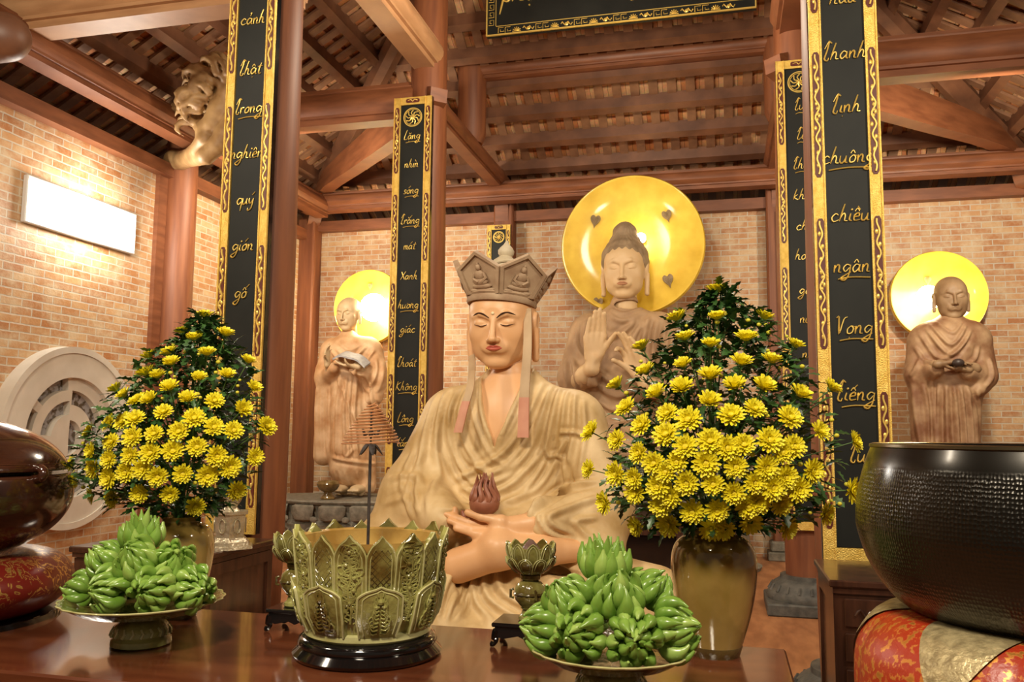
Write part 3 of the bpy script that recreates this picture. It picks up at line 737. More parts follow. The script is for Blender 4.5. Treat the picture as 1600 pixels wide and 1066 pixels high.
def place_head(kind, H, rot, loc, sx=1.0):
    V, Q, lips = get_head(kind); V2 = xform(V, (H*sx, H, H), rot, loc)
    return V2, Q, lips[Q].all(1).astype(int)
def np_obj(name, V, Q, mats, parent, mi=None):
    o = bpy.data.objects.new(name, np_mesh(name, V, Q, mats, mi)); COL.objects.link(o); o.parent = parent; return o
def head_pt(p, H, rot, loc, sx=1.0):
    return Vector(xform(np.array([p], float), (H*sx, H, H), rot, loc)[0])

# ---------- the crowned seated statue ----------
OX, OY, OZ = -1.13, 4.45, .60
ST = thing('crowned_statue', 'large seated statue with five-sided panelled crown and painted face, holding a flaming jewel', 'statue', (OX, OY, OZ))
def LM(px, py, y): p = onY(px, py, OY+y); return (p.x-OX, y, p.z-OZ)
def LP(pts, y=-.25): return [(LM(a, b, y)[0], LM(a, b, y)[2]) for a, b in pts]
S = SDF((-1.16, -.74, -.03), (1.12, .42, 1.46), .0088)
S.ell((0, .05, .78), (.37, .23, .56), 0)
S.cap((-.29, .05, 1.075), (.31, .05, 1.055), .165, .165, .12)
S.cap((0, .05, 1.10), (0, .04, 1.27), .20, .125, .10)
S.cap((-.35, .03, 1.06), (-.50, -.08, .66), .150, .165, .08).cap((-.50, -.08, .66), (-.24, -.36, .56), .165, .11, .08)
S.cap((-.50, -.08, .64), (-.63, -.18, .34), .16, .17, .08).cap((-.63, -.18, .34), (-.72, -.22, .12), .17, .16, .08)
S.cap((.37, .03, 1.05), (.51, -.06, .64), .150, .155, .08).cap((.51, -.08, .60), (.27, -.36, .56), .15, .10, .07)
S.cap((.50, -.08, .58), (.50, -.22, .42), .15, .15, .08)
S.ell((0, -.12, .42), (.42, .22, .24), .08)
S.cap((-.2, .05, .22), (-.84, -.16, .18), .21, .175, .08).cap((.2, .05, .22), (.78, -.16, .18), .21, .175, .08)
S.cap((-.62, -.36, .15), (.5, -.38, .17), .14, .14, .10)
S.ell((0, -.34, .06), (.80, .30, .10), .06)
# cloth hanging from the left knee towards the viewer
S.cap((-.36, -.50, .40), (-.30, -.58, .06), .075, .13, .06); S.cap((-.22, -.50, .36), (-.14, -.60, .05), .06, .10, .05)
S.cap((-.36, -.5, .40), (-.44, -.35, .42), .07, .09, .05)
vx, _, vz = LM(769, 702, -.2)
S.fun((-.5, -.7, vz-.05), (.5, .0, 1.46), lambda x, y, z: np.maximum(np.maximum(np.abs(x-vx-(z-vz)*.03)*.93-np.maximum(z-vz, -1)*.31, y-(.02)), 0*x-1), .01, 'sub')
S.fun((-.3, -.3, 1.10), (.3, .35, 1.46), lambda x, y, z: np.maximum(np.sqrt(x*x+(y-.0)**2)-.10-.30*np.maximum(z-1.27, 0), 1.13-z), .02, 'sub')
V, Q = S.nets(2)
C = []
def c(pts, w=.016, h=.018, y=-.25): C.append((LP(pts, y), w, h))
# collar bands
c([(740, 606), (748, 645), (768, 700)], .010, .012, -.2); c([(728, 616), (740, 665), (764, 712), (790, 728)], .010, .012, -.2)
c([(812, 594), (798, 645), (770, 700)], .010, .012, -.2); c([(838, 592), (818, 655), (785, 706), (740, 734), (700, 752)], .013, .018, -.22)
c([(850, 596), (832, 660), (798, 716), (752, 748), (706, 770)], .011, .012, -.25)
# left shoulder and breast
c([(715, 600), (706, 650), (722, 705), (770, 760)], .016, .018); c([(700, 602), (690, 660), (702, 720), (742, 775)], .016, .018)
c([(684, 604), (672, 660), (676, 730), (690, 790)], .017, .018); c([(667, 612), (654, 670), (652, 740), (672, 800)], .017, .016)
c([(690, 640), (715, 715), (770, 742)], .012, .012); c([(680, 690), (700, 745), (750, 785), (790, 800)], .014, .014)
c([(640, 700), (628, 750), (650, 800)], .014, .010)
# belly arcs
c([(700, 762), (750, 775), (800, 752), (838, 700)], .014, .018); c([(706, 788), (760, 795), (815, 768), (852, 705)], .014, .018)
c([(790, 790), (835, 762), (868, 705)], .014, .016); c([(775, 742), (812, 715), (838, 660), (848, 610)], .013, .014); c([(742, 760), (790, 745), (825, 700)], .012, .012)
# right breast
c([(862, 600), (856, 650), (842, 705), (815, 745)], .013, .018); c([(875, 606), (872, 660), (866, 715)], .012, .016); c([(888, 612), (890, 665), (880, 740)], .013, .016)
c([(902, 622), (908, 680), (900, 745)], .013, .012); c([(868, 676), (884, 676), (905, 679)], .010, .026); c([(862, 712), (872, 700), (880, 680)], .010, .024); c([(846, 700), (850, 716), (862, 712), (872, 720)], .009, .022)
c([(872, 722), (876, 760), (842, 790)], .014, .020)
# right sleeve
c([(935, 752), (885, 762), (850, 784), (838, 808)], .012, .022); c([(944, 775), (895, 790), (868, 806), (905, 836)], .014, .018); c([(938, 808), (905, 812), (925, 838)], .013, .014); c([(850, 795), (870, 826), (905, 845)], .012, .016)
# left sleeve
c([(600, 752), (640, 742), (668, 760), (690, 800)], .014, .010); c([(596, 790), (640, 778), (672, 800)], .014, .007); c([(655, 700), (640, 760), (656, 812)], .014, .012)
# lap
for i, (a, b, d, e, f, g) in enumerate([(742, 868, 790, 930, 880, 968), (752, 862, 808, 915, 900, 950), (765, 858, 828, 900, 915, 930), (736, 880, 765, 935, 830, 972), (785, 868, 850, 890, 920, 905), (732, 895, 745, 940, 780, 972)]): c([(a, b), (d, e), (f, g)], .013, .020, -.5)
for x0, x1 in ((694, 686), (708, 702), (722, 716), (733, 728)): c([(x0, 856), (x1, 905), (x1-6, 965)], .010, .018, -.55)
c([(696, 850), (715, 852), (735, 862), (728, 900)], .010, .014, -.55)
c([(670, 860), (660, 910), (640, 960)], .012, .016, -.5); c([(650, 850), (636, 900), (610, 950)], .012, .016, -.5)
V = fold(V, Q, C)
rnd = np.random.RandomState(1)
np_obj('robe', V, Q, [ROBE], ST)
# body: head, neck, chest, hand and leg in one mesh
S = SDF((-.75, -.76, .15), (.62, .3, 1.5), .0075)
S.ell((0, .025, 1.0), (.26, .180, .34), 0).cap((0, .03, 1.15), (0, .02, 1.36), .100, .092, .05)
w = LM(832, 818, -.40); p1 = LM(780, 824, -.46)
S.cap(LM(868, 815, -.33), w, .052, .050, .02)
S.cap(w, p1, .050, .046, .03)
for (a, b, cc, r) in (((770, 818, -.44), (735, 816, -.47), (694, 803, -.44), .019), ((770, 826, -.46), (735, 826, -.49), (702, 814, -.47), .019), ((772, 833, -.48), (740, 834, -.50), (712, 826, -.49), .018), ((775, 824, -.42), (742, 822, -.41), (714, 820, -.42), .018)):
    S.cap(p1, LM(*a), .040, r*1.25, .02); S.cap(LM(*a), LM(*b), r*1.1, r, .008); S.cap(LM(*b), LM(*cc), r, r*.85, .006)
S.cap(LM(714, 822, -.43), LM(711, 796, -.43), .019, .016, .008)
a, b, cc = LM(782, 814, -.48), LM(752, 808, -.50), LM(731, 801, -.50)
S.cap(p1, a, .045, .028, .03).cap(a, b, .027, .022, .012).cap(b, cc, .022, .019, .008)
# bare shin and upturned sole
g0, g1, g2, g3 = LM(716, 884, -.48), LM(780, 862, -.50), LM(850, 862, -.43), LM(945, 858, -.22)
S.cap(g0, g1, .085, .082, .04).cap(g1, g2, .080, .068, .04).cap(g2, g3, .068, .048, .04)
S.ell(LM(776, 850, -.52), (.055, .06, .045), .05)
V, Q = S.nets(2)
HR = (9, 0, 0); HL = LM(784, 506, -.02); HH = .485
hd = place_head('buddha', HH, HR, HL, 1.09)
V, Q, mi = join_meshes([(V, Q), hd])
np_obj('body', V, Q, [SKIN], ST)
HP = lambda x, y, z: head_pt((x, y, z), HH, HR, HL, 1.09)
for s in (-1, 1):
    m = MB(); m.tube(spline([HP(s*.04, -.376, .075), HP(s*.10, -.378, .120), HP(s*.165, -.352, .125), HP(s*.235, -.277, .085)], 5), [.003+.0065*sin(pi*min(1, i/15+.02)) for i in range(16)], 6, flat=.5); m.build('eyebrow', BROW, ST)
    m = MB(); m.tube(spline([HP(s*.065, -.347, .001), HP(s*.13, -.358, -.011), HP(s*.205, -.315, .004)], 5), .0026, 6); m.build('eyelash', BROW, ST)
def mouth(hp, k, mat, parent):
    up = spline([hp(-.112, -.350, -.244), hp(-.060, -.372, -.239), hp(-.020, -.386, -.231), hp(0, -.388, -.236), hp(.020, -.386, -.231), hp(.060, -.372, -.239), hp(.112, -.350, -.244)], 4)
    lo = spline([hp(-.105, -.352, -.247), hp(-.050, -.376, -.258), hp(0, -.387, -.263), hp(.050, -.376, -.258), hp(.105, -.352, -.247)], 5)
    m = MB(); n = len(up); m.tube(up, [k*(.003+.0115*sin(pi*i/(n-1))**.7) for i in range(n)], 8); n = len(lo); m.tube(lo, [k*(.003+.0165*sin(pi*i/(n-1))**.8) for i in range(n)], 8)
    m.build('lips', mat, parent)
mouth(HP, HH, LIPS, ST)
m = MB(); m.sphere(HP(0, -.372, .125), .010, 10); m.build('forehead_jewel', M('pearl', (.8, .65, .4), None, rough=.3), ST)
# crown
CR0 = HP(0, .02, .215)
cr = bpy.data.objects.new('crown', None); COL.objects.link(cr); cr.parent = ST; cr.location = CR0; cr.rotation_euler = (radians(-3), radians(3.5), 0); cr.scale = (.95, .95, .90)
m = MB(); m.lathe([(.172, -.005), (.196, -.012), (.203, .0), (.200, .025), (.208, .035), (.200, .05), (.150, .05)], 48, rf=lambda a, k: 1+.04*sin(a)**2); m.build('crown_band', CLAYP, cr)
m = MB(); m.lathe([(.19, .03), (.15, .10), (.07, .13)], 32); m.build('crown_cap', CLAYP, cr)
PW = [(-.104, 0), (.104, 0), (.142, .155), (0, .255), (-.142, .155)]
for i in range(6):
    az = radians(-110+60*i)
    mt = Matrix.Rotation(az+pi/2, 4, 'Z') @ Matrix.Translation((0, -.178, .03)) @ Matrix.Rotation(radians(27), 4, 'X')
    m = MB(); m.prism(PW, 0, .016, mat=mt)
    n = len(PW); inn = [(x*.86, (z-.12)*.84+.12) for x, z in PW]
    for k in range(n):
        a, b, c2, d = PW[k], PW[(k+1) % n], inn[(k+1) % n], inn[k]
        m.prism([a, b, c2, d], -.014, .001, mat=mt)
    pn = m.build('crown_panel', CLAYP, cr, smooth=False)
    m = MB()
    m.sphere((0, -.004, .045), (.068, .020, .020), 12, mat=mt); m.sphere((0, -.006, .072), (.048, .020, .028), 12, mat=mt); m.sphere((0, -.006, .110), (.034, .018, .034), 12, mat=mt)
    m.sphere((0, -.008, .158), (.017, .014, .021), 10, mat=mt); m.sphere((0, -.008, .180), (.009, .009, .010), 8, mat=mt)
    for s in (-1, 1): m.tube([Vector((s*.030, -.010, .125)), Vector((s*.042, -.014, .095)), Vector((s*.010, -.020, .072))], .010, 6, mat=mt); m.sphere((s*.05, -.008, .022), (.035, .012, .012), 10, mat=mt)
    m.sphere((0, -.006, .022), (.03, .014, .013), 10, mat=mt)
    m.build('seated_relief', CLAYP, pn)
m = MB(); m.lathe([(.115, .05), (.125, .09), (.12, .14), (.085, .17), (.062, .175), (.078, .20), (.082, .235), (.070, .27), (.045, .29), (.036, .30), (.046, .315), (.048, .335), (.036, .355), (.018, .375), (.006, .40), (0, .402)], 28); 
for k in range(3): m.tube([(.085*cos(q)*1.0, .085*sin(q), .2+.02*k+.02*sin(q+k)) for q in np.linspace(0, 2*pi, 24)[:-1]], .008, 6, closed=True)
m.build('topknot', M('topknot_cream', (.50, .42, .28), (.58, .50, .36), rough=.6, scale=10), cr)
# ribbons
def ribbon(pts, wd, split):
    m = MB(); P = spline(pts, 8); n = len(P); vs = []
    for i, p in enumerate(P):
        ww = wd*(.75+.35*i/n)
        vs += [(p.x-ww, p.y, p.z), (p.x+ww, p.y, p.z), (p.x+ww, p.y+.012, p.z), (p.x-ww, p.y+.012, p.z), (p.x-ww*.4, p.y-.005, p.z), (p.x+ww*.4, p.y-.005, p.z)]
    for i in range(n-1):
        o = i*6; q = o+6
        for a, b in ((0, 4), (4, 5), (5, 1), (1, 2), (2, 3), (3, 0)):
            m.f.append((o+a, o+b, q+b, q+a)); m.m.append(0 if i < split*n else 1)
    m.f.append(((n-1)*6, (n-1)*6+4, (n-1)*6+5, (n-1)*6+1, (n-1)*6+2, (n-1)*6+3)); m.m.append(1)
    m.v = [tuple(v) for v in vs]; m.build('ribbon', [RIBB, PINK], ST)
ribbon([LM(737, 478, .06), LM(737, 540, .03), LM(737, 575, -.06), LM(734, 606, -.20), LM(724, 640, -.25), LM(715, 676, -.26)], .021, .70)
ribbon([LM(824, 482, -.10), LM(824, 540, -.18), LM(820, 600, -.22), LM(818, 640, -.235), LM(817, 684, -.25)], .027, .60)
# flaming jewel
j = bpy.data.objects.new('flaming_jewel', None); COL.objects.link(j); j.parent = ST; j.location = LM(757, 786, -.47)
JW = M('jewel_clay', (.26, .085, .045), (.34, .13, .07), rough=.45, scale=12)
m = MB(); m.lathe([(.0, -.055), (.045, -.05), (.068, -.03), (.075, 0), (.062, .028), (.03, .045), (0, .048)], 24); m.build('jewel', JW, j)
m = MB(); rnd_ = random.Random(2)
for k in range(11):
    a = 2*pi*k/11; r0 = .055; hh = .07+.05*rnd_.random()
    m.tube(spline([(r0*cos(a), r0*sin(a), .0), (r0*1.15*cos(a+.2), r0*1.15*sin(a+.2), .03), (r0*.8*cos(a-.1), r0*.8*sin(a-.1), .03+hh*.5), (r0*.7*cos(a+.3), r0*.7*sin(a+.3), .03+hh)], 3), [.012, .014, .015, .014, .013, .012, .010, .007, .004, .001], 6)
for k in range(5):
    a = 2*pi*k/5; m.tube(spline([(.02*cos(a), .02*sin(a), .03), (.03*cos(a+.3), .03*sin(a+.3), .07), (.012*cos(a), .012*sin(a), .11), (.010*cos(a+.8), .010*sin(a), .145)], 3), [.013, .015, .015, .013, .011, .010, .008, .006, .003, .001], 6)
m.build('flames', JW, j)
m = MB(); m.tube(spline([LM(741, 800, -.47), LM(728, 808, -.455), LM(722, 798, -.45)], 3), [.02, .02, .018, .018, .015, .012, .006], 8); m.build('curled_petal', JW, ST)
# slab under the statue
m = MB(); m.lathe([(1.0, -.105), (1.02, -.09), (1.02, -.03), (1.0, 0), (.0, .0)], 72, mat=Matrix.Translation((-.17, .0, 0)) @ Matrix.Diagonal((1.06, .62, 1, 1))); m.build('seat_slab', ROBE, ST)
t = thing('statue_platform', 'low red-brown wooden platform under the crowned statue, mostly hidden by the altar table', 'platform', (-1.3, 4.45, FZ))
m = MB(); m.box(-1.12, 1.12, -.66, .66, .33, .395, bev=.01); m.build('platform_top', M('platform_wood', (.30, .085, .03), (.38, .12, .045), rough=.35, scale=3, stretch=(1, 6, 6)), t)
m = MB(); m.box(-1.05, 1.05, -.6, .6, 0, .33, bev=.01); m.build('platform_body', DARKW, t)
# ---------- statues along the back wall ----------
def frame(ox, oy, oz):
    def f(px, py, y=0): p = onY(px, py, oy+y); return (p.x-ox, y, p.z-oz)
    return f
def curves_px(fr, lst):
    out = []
    for pts, w, h, y in lst: out.append(([(fr(a, b, y)[0], fr(a, b, y)[2]) for a, b in pts], w, h))
    return out
def disc(ox, oy, oz, R, label, leaves, lamp, lamp_e, br=.10):
    t = thing('halo_disc', label, 'halo', (ox, oy, oz), 0, 'golden halo discs behind the statues')
    mt = Matrix.Rotation(pi/2, 4, 'X')
    m = MB(); m.lathe([(0, .0), (R*.5, .008), (R*.9, .03), (R*.95, .055), (R*.985, .06), (R, .04), (R, -.03), (0, -.03)], 96, mat=mt, cap=False); m.build('disc', HALO, t, angle=60)
    for (px, py, s, rot) in leaves:
        p = onY(px, py, oy-.05); c = Matrix.Translation((p.x-ox, -.035, p.z-oz)) @ Matrix.Rotation(radians(rot), 4, 'Y') @ Matrix.Scale(s, 4)
        out = [(0, .42), (.25, .62), (.52, .5), (.6, .15), (.42, -.25), (.12, -.62), (0, -1.0), (-.12, -.62), (-.42, -.25), (-.6, .15), (-.52, .5), (-.25, .62)]
        o2 = [(q.x, q.y) for q in spline([(a, b, 0) for a, b in out], 3, closed=True)]
        m = MB(); m.prism(o2, -.10, .02, mat=c)
        m.tube([(0, -.12, .4), (0, -.13, -.8)], .03, 5, mat=c)
        for zz in (.2, -.1, -.35):
            for sx in (-1, 1): m.tube([(0, -.12, zz-.15), (sx*.38*(1-abs(zz)), -.12, zz+.12)], .022, 4, mat=c)
        m.build('bodhi_leaf', LEAFD, t, smooth=False)
    p = onY(lamp[0], lamp[1], oy-.16)
    lt = thing('halo_lamp', lamp[2], 'lamp', (p.x, oy-.05, p.z), 0, 'bright lamps on the halo discs')
    m = MB(); m.lathe([(.05, 0), (.055, .03), (.03, .05), (.03, .08)], 20, mat=mt); m.build('socket', GOLD, lt)
    m = MB(); m.sphere((0, -.05-br*.8, 0), (br, br*.8, br), 24); b = m.build('bulb', M('lamp_bulb', (1, .9, .7), None, emit=((1, .85, .55), 60)), lt)  # globe enlarged so its shape takes in the lamp's glare
    light('halo_light', 'POINT', (p.x, oy-.22-br*1.6, p.z), lamp_e, (1, .82, .5), .05)
    return t
# ===== the big Buddha =====
BX, BY, BZ = -1.12, 9.95, 1.28
BT = thing('buddha_statue', 'large clay seated Buddha statue, both hands raised at the chest, before the biggest halo', 'statue', (BX, BY, BZ))
B = frame(BX, BY, BZ)
S = SDF((-1.6, -.85, -.05), (1.6, .6, 1.95), .0165)
S.ell(B(974, 590), (.50, .34, .80), 0).cap(B(924, 520), B(1026, 518), .235, .235, .12).cap(B(975, 503), B(976, 478), .30, .17, .14)
S.cap(B(916, 522), B(899, 588, -.15), .20, .20, .08).cap(B(899, 588, -.15), B(924, 590, -.46), .19, .11, .08).cap(B(899, 595, -.15), B(903, 645, -.2), .17, .15, .08)
S.cap(B(1040, 520), B(1058, 596, -.15), .20, .20, .08).cap(B(1058, 596, -.15), B(1015, 606, -.46), .19, .11, .08).cap(B(1058, 600, -.15), B(1050, 650, -.2), .17, .15, .08)
S.cap(B(972, 690), B(860, 705, -.2), .34, .28, .1).cap(B(980, 690), B(1095, 705, -.2), .34, .28, .1).ell(B(975, 705, -.3), (1.1, .45, .22), .1)
S.ell((B(978, 476)[0], .0, B(978, 484)[2]), (.175, .20, .12), .03, 'sub')
S.fun((-1.6, -.85, -.05), (1.6, .6, .2), lambda x, y, z: z-.005+0*x, 0, 'sub')
V, Q = S.nets(2); C = []
for pts in ([(905, 500), (900, 540), (925, 575), (960, 600)], [(918, 492), (912, 530), (940, 570)], [(932, 488), (925, 500), (950, 530)], [(1040, 500), (1035, 560), (1040, 600)], [(1028, 497), (1020, 550), (1022, 600)], [(1014, 492), (1005, 530), (1002, 560)], [(1050, 510), (1050, 560), (1056, 600)],
            [(950, 480), (975, 492), (1003, 478)], [(945, 485), (975, 502), (1010, 482)], [(995, 500), (975, 520), (952, 530)], [(1005, 505), (990, 530), (985, 560)], [(930, 620), (960, 640), (1000, 620)], [(930, 600), (965, 620), (1000, 605)], [(925, 635), (965, 660), (1010, 640)],
            [(895, 560), (905, 600), (900, 650)], [(885, 560), (888, 600), (886, 640)], [(915, 590), (912, 620), (915, 650)], [(880, 650), (920, 660), (960, 690)], [(870, 665), (910, 675), (940, 700)], [(890, 640), (930, 650), (980, 680)]):
    C.append((pts, .028, .030, -.25))
V = fold(V, Q, curves_px(B, C)); np_obj('robe', V, Q, [CLAYB], BT)
S = SDF((-.75, -1.0, .7), (.75, .3, 2.2), .0115)
S.cap(B(977, 500, .02), B(977, 462, .02), .15, .135, .05).ell(B(977, 497, .0), (.22, .22, .10), .05)
S.chain([B(977, 500, .02), B(915, 530, .0), B(896, 600, -.20), B(914, 586, -.46), B(926, 570, -.58)], [.1, .1, .09, .10, .075], .04); hand(S, B(926, 566, -.60), (.10, -.05, 1), (.25, -1, 0), .60, thumb=1, curl=((4, 14, 10), (3, 8, 6), (2, 6, 5), (2, 5, 4)), spread=3, k=.008, topen=32, tcurl=12)
S.chain([B(977, 500, .02), B(1040, 530, .0), B(1062, 606, -.18), B(1030, 612, -.42), B(1007, 596, -.58)], [.1, .1, .09, .10, .075], .04); hand(S, B(1005, 592, -.60), (-.42, -.05, 1), (-.35, -1, 0), .58, thumb=-1, curl=((34, 40, 30), (6, 14, 10), (3, 8, 6), (2, 6, 5)), spread=4, k=.008, topen=28, tcurl=20)
V, Q = S.nets(2)
BH, BHL, BHR = .735, B(976, 421, -.02), (6, 0, 0)
V, Q, mi = join_meshes([(V, Q), place_head('buddha', BH, BHR, BHL, 1.02)]); np_obj('body', V, Q, [SKINB], BT)
bp = lambda x, y, z: head_pt((x, y, z), BH, BHR, BHL, 1.02)
mouth(bp, BH, M('buddha_lips', (.42, .20, .10), None, rough=.5), BT)
S = SDF((-.5, -.5, -.4), (.5, .62, .95), .014)
S.ell((0, .09, .15), (.375, .43, .395), 0).ell((0, -.36, -.12), (.50, .40, .36), .03, 'sub').cap((0, .12, .50), (0, .12, .60), .235, .185, .04)
S.ell((0, .1, -.5), (.6, .6, .32), .05, 'sub')
V, Q = S.nets(1); N = vnormals(V, Q)
rs = np.random.RandomState(2)
a = np.arctan2(V[:, 0], -V[:, 1])*9; b = V[:, 2]*34
V = V+N*(.012*np.abs(np.sin(b/2))*np.abs(np.sin(a+np.floor(b/(2*pi))*pi/2)))[:, None]
np_obj('hair', xform(V, (BH*1.02, BH, BH), BHR, BHL), Q, [HAIRB], BT)
disc(onY(988, 384, 10.33).x, 10.33, onY(988, 384, 10.33).z, .885, 'largest golden halo disc with bronze heart-shaped leaves, behind the big seated Buddha', [(930, 344, .105, 10), (1042, 336, .10, -15), (1044, 437, .105, -15), (934, 473, .10, 10), (968, 300, .0001, 0)][:4], (1001, 372, 'glaring lamp beside the topknot of the big seated Buddha'), 2.6, .065)
# ===== monks =====
def monk(ox, oy, oz, label, fr, prims, folds, mat, hd, skin, skinmat, extra=None, h=.0125):
    t = thing('monk_statue', label, 'statue', (ox, oy, oz))
    S = SDF((-.72, -.62, -.02), (.72, .42, 2.25), h)
    prims(S, fr); V, Q = S.nets(2)
    V = fold(V, Q, curves_px(fr, folds)); np_obj('robe', V, Q, [mat], t)
    S = SDF((-.62, -.68, -.03), (.62, .35, 2.4), .010); skin(S, fr); S.fun((-.62, -.68, -.03), (.62, .35, .2), lambda x, y, z: z-.003+0*x, 0, 'sub'); V, Q = S.nets(1)
    V, Q, mi = join_meshes([(V, Q), place_head('old', *hd)]); np_obj('body', V, Q, [skinmat], t)
    return t
LX, LY, LZ = -4.74, 10.25, .745
A = frame(LX, LY, LZ)
def pl(S, f):
    S.chain([f(548, 560), f(548, 640), f(549, 700), f(551, 728)], [.27, .27, .29, .30], .05)
    S.cap(f(522, 547), f(575, 546), .165, .17, .12).cap(f(546, 540), f(544, 527), .17, .11, .08)
    S.cap(f(517, 552), f(508, 590, -.08), .14, .13, .06).cap(f(508, 580, -.08), f(505, 712, -.06), .115, .13, .06).cap(f(508, 590, -.08), f(521, 576, -.32), .12, .075, .05)
    S.cap(f(580, 552), f(588, 590, -.05), .16, .155, .06).cap(f(588, 592, -.05), f(556, 576, -.32), .13, .08, .05).cap(f(588, 592, -.05), f(586, 622, -.05), .14, .10, .05)
    S.chain([f(535, 722), f(536, 762)], [.15, .15], .04).chain([f(568, 722), f(570, 758)], [.15, .15], .04)
    S.fun((-.72, -.62, -.02), (.72, .42, .35), lambda x, y, z: z-.06+0*x, 0, 'sub')
fl = [([(x0, 585), (x1, 650), (x2, 722)], .020, .024, -.3) for x0, x1, x2 in ((530, 524, 526), (540, 536, 540), (552, 550, 556), (562, 565, 574), (572, 576, 588), (546, 543, 549))]
fl += [([(500, 600), (497, 650), (499, 715)], .02, .02, -.1), ([(512, 600), (511, 660), (513, 715)], .02, .02, -.15), ([(515, 545), (545, 575), (575, 590)], .018, .02, -.2), ([(530, 535), (548, 548), (560, 540)], .014, .014, -.2), ([(525, 545), (548, 560), (565, 548)], .014, .014, -.2), ([(572, 540), (560, 555), (550, 580)], .018, .026, -.2), ([(582, 545), (572, 565), (560, 590)], .018, .024, -.2),
       ([(560, 590), (580, 640), (585, 700)], .02, .02, -.25), ([(595, 560), (600, 590), (590, 615)], .02, .02, -.1), ([(585, 560), (588, 585), (578, 605)], .018, .02, -.2), ([(515, 715), (550, 722), (590, 730)], .02, .03, -.3), ([(535, 700), (540, 715), (552, 700)], .016, .022, -.3), ([(525, 590), (545, 640), (575, 720)], .018, .02, -.3)]
fl += [([(x, 735), (x+1, 760)], .014, .014, -.15) for x in (528, 537, 546, 562, 571, 580)]
def sl(S, f):
    S.cap(f(545, 540, .0), f(544, 515, .02), .085, .08, .03).ell(f(545, 534, -.03), (.13, .12, .09), .03)
    S.chain([f(546, 540), f(512, 552), f(506, 588, -.08), f(514, 577, -.30)], [.06, .06, .06, .05], .02); S.chain([f(546, 540), f(582, 552), f(588, 592, -.05), f(566, 578, -.28)], [.06, .06, .06, .05], .02); S.chain([f(546, 540), f(546, 700), f(537, 730, -.05), (f(537, 768, -.12)[0], -.12, .06)], [.06, .06, .06, .05], .02); S.cap(f(546, 700), f(563, 730), .06, .05).cap(f(563, 730), (f(563, 768, -.12)[0], -.12, .06), .05, .05)
    S.cap(f(514, 577, -.30), f(512, 568, -.36), .05, .042, .02); hand(S, f(511, 567, -.38), (.05, -.15, 1), (1, -.3, 0), .25, thumb=-1, curl=((10, 20, 20), 8, 14, (20, 30, 20)), spread=10, topen=40)
    S.cap(f(566, 578, -.28), f(556, 573, -.38), .05, .042, .02); hand(S, f(556, 573, -.38), (-1, -.25, .1), (0, 0, 1), .28, thumb=-1, curl=(10, 12, 12, 12), topen=40)
    for x in (537, 563):
        p = f(x, 768, -.12); S.ell((p[0], -.20, p[2]+.035), (.085, .16, .055), .02)
        for k in range(5): S.ell((p[0]+(k-2)*.030, -.345+.008*abs(k-1.5), p[2]+.02), (.018, .035, .020), .006)
mk = monk(LX, LY, LZ, 'pale clay standing monk statue reading an open book, at left behind the incense coil', A, pl, fl, CLAYL, (.455, (6, 0, -4), A(545, 491, -.02), .98), sl, M('monk_skin_pale', (.56, .40, .22), (.64, .48, .28), rough=.5, scale=5))
bk = thing('open_book', 'grey open book held in the hands of the pale monk statue', 'book', (LX, LY, LZ))
m = MB(); q0, q1, q2 = Vector(A(521, 563, -.40)), Vector(A(545, 561, -.44)), Vector(A(571, 576, -.40))
for a, b, sgn in ((q0, q1, 1), (q1, q2, -1)):
    P = spline([a, (a+b)/2+Vector((0, 0, .03)), b], 4)
    vs = []; 
    for p in P: vs += [p+Vector((0, -.03, 0)), p+Vector((0, .15, .07)), p+Vector((0, -.03, .022)), p+Vector((0, .15, .092))]
    fs = []
    for i in range(len(P)-1):
        o = i*4; fs += [(o, o+4, o+5, o+1), (o+2, o+3, o+7, o+6), (o, o+2, o+6, o+4), (o+1, o+5, o+7, o+3)]
    fs += [(0, 1, 3, 2), (len(vs)-4, len(vs)-2, len(vs)-1, len(vs)-3)]
    m.add(vs, fs)
m.build('pages', M('book_grey', (.30, .29, .30), (.42, .41, .40), rough=.7, scale=20), bk)
disc(onY(580, 480, 10.85).x, 10.8, onY(580, 480, 10.8).z, .52, 'golden halo disc behind the pale monk statue at left', [(578, 447, .06, 0)], (588, 482, 'glaring lamp on the halo of the book-reading monk statue'), 3, .19)
RX, RY, RZ = 2.48, 10.25, .745
A2 = frame(RX, RY, RZ)
def pr_(S, f):
    S.chain([f(1484, 540), f(1484, 620), f(1480, 700), f(1480, 775)], [.31, .31, .31, .33], .05)
    S.cap(f(1449, 531), f(1518, 529), .19, .19, .12).cap(f(1485, 520), f(1485, 502), .19, .12, .08)
    S.cap(f(1443, 538), f(1437, 585, -.08), .17, .16, .06).cap(f(1437, 585, -.08), f(1462, 577, -.34), .14, .085, .05).cap(f(1440, 590, -.1), f(1446, 700, -.12), .15, .14, .06)
    S.cap(f(1523, 536), f(1533, 585, -.08), .17, .165, .06).cap(f(1533, 588, -.08), f(1512, 582, -.34), .13, .08, .05).cap(f(1530, 592, -.08), f(1528, 600, -.1), .16, .13, .05)
    S.cap(f(1534, 585, -.1), f(1530, 610, -.25), .12, .06, .05)
    S.fun((-.72, -.62, -.02), (.72, .42, .2), lambda x, y, z: z-.03+0*x, 0, 'sub')
fr_ = [([(x0, 600), (x1, 660), (x2, 760)], .022, .028, -.3) for x0, x1, x2 in ((1468, 1466, 1466), (1478, 1480, 1482), (1490, 1496, 1500), (1500, 1508, 1514), (1510, 1520, 1524))]
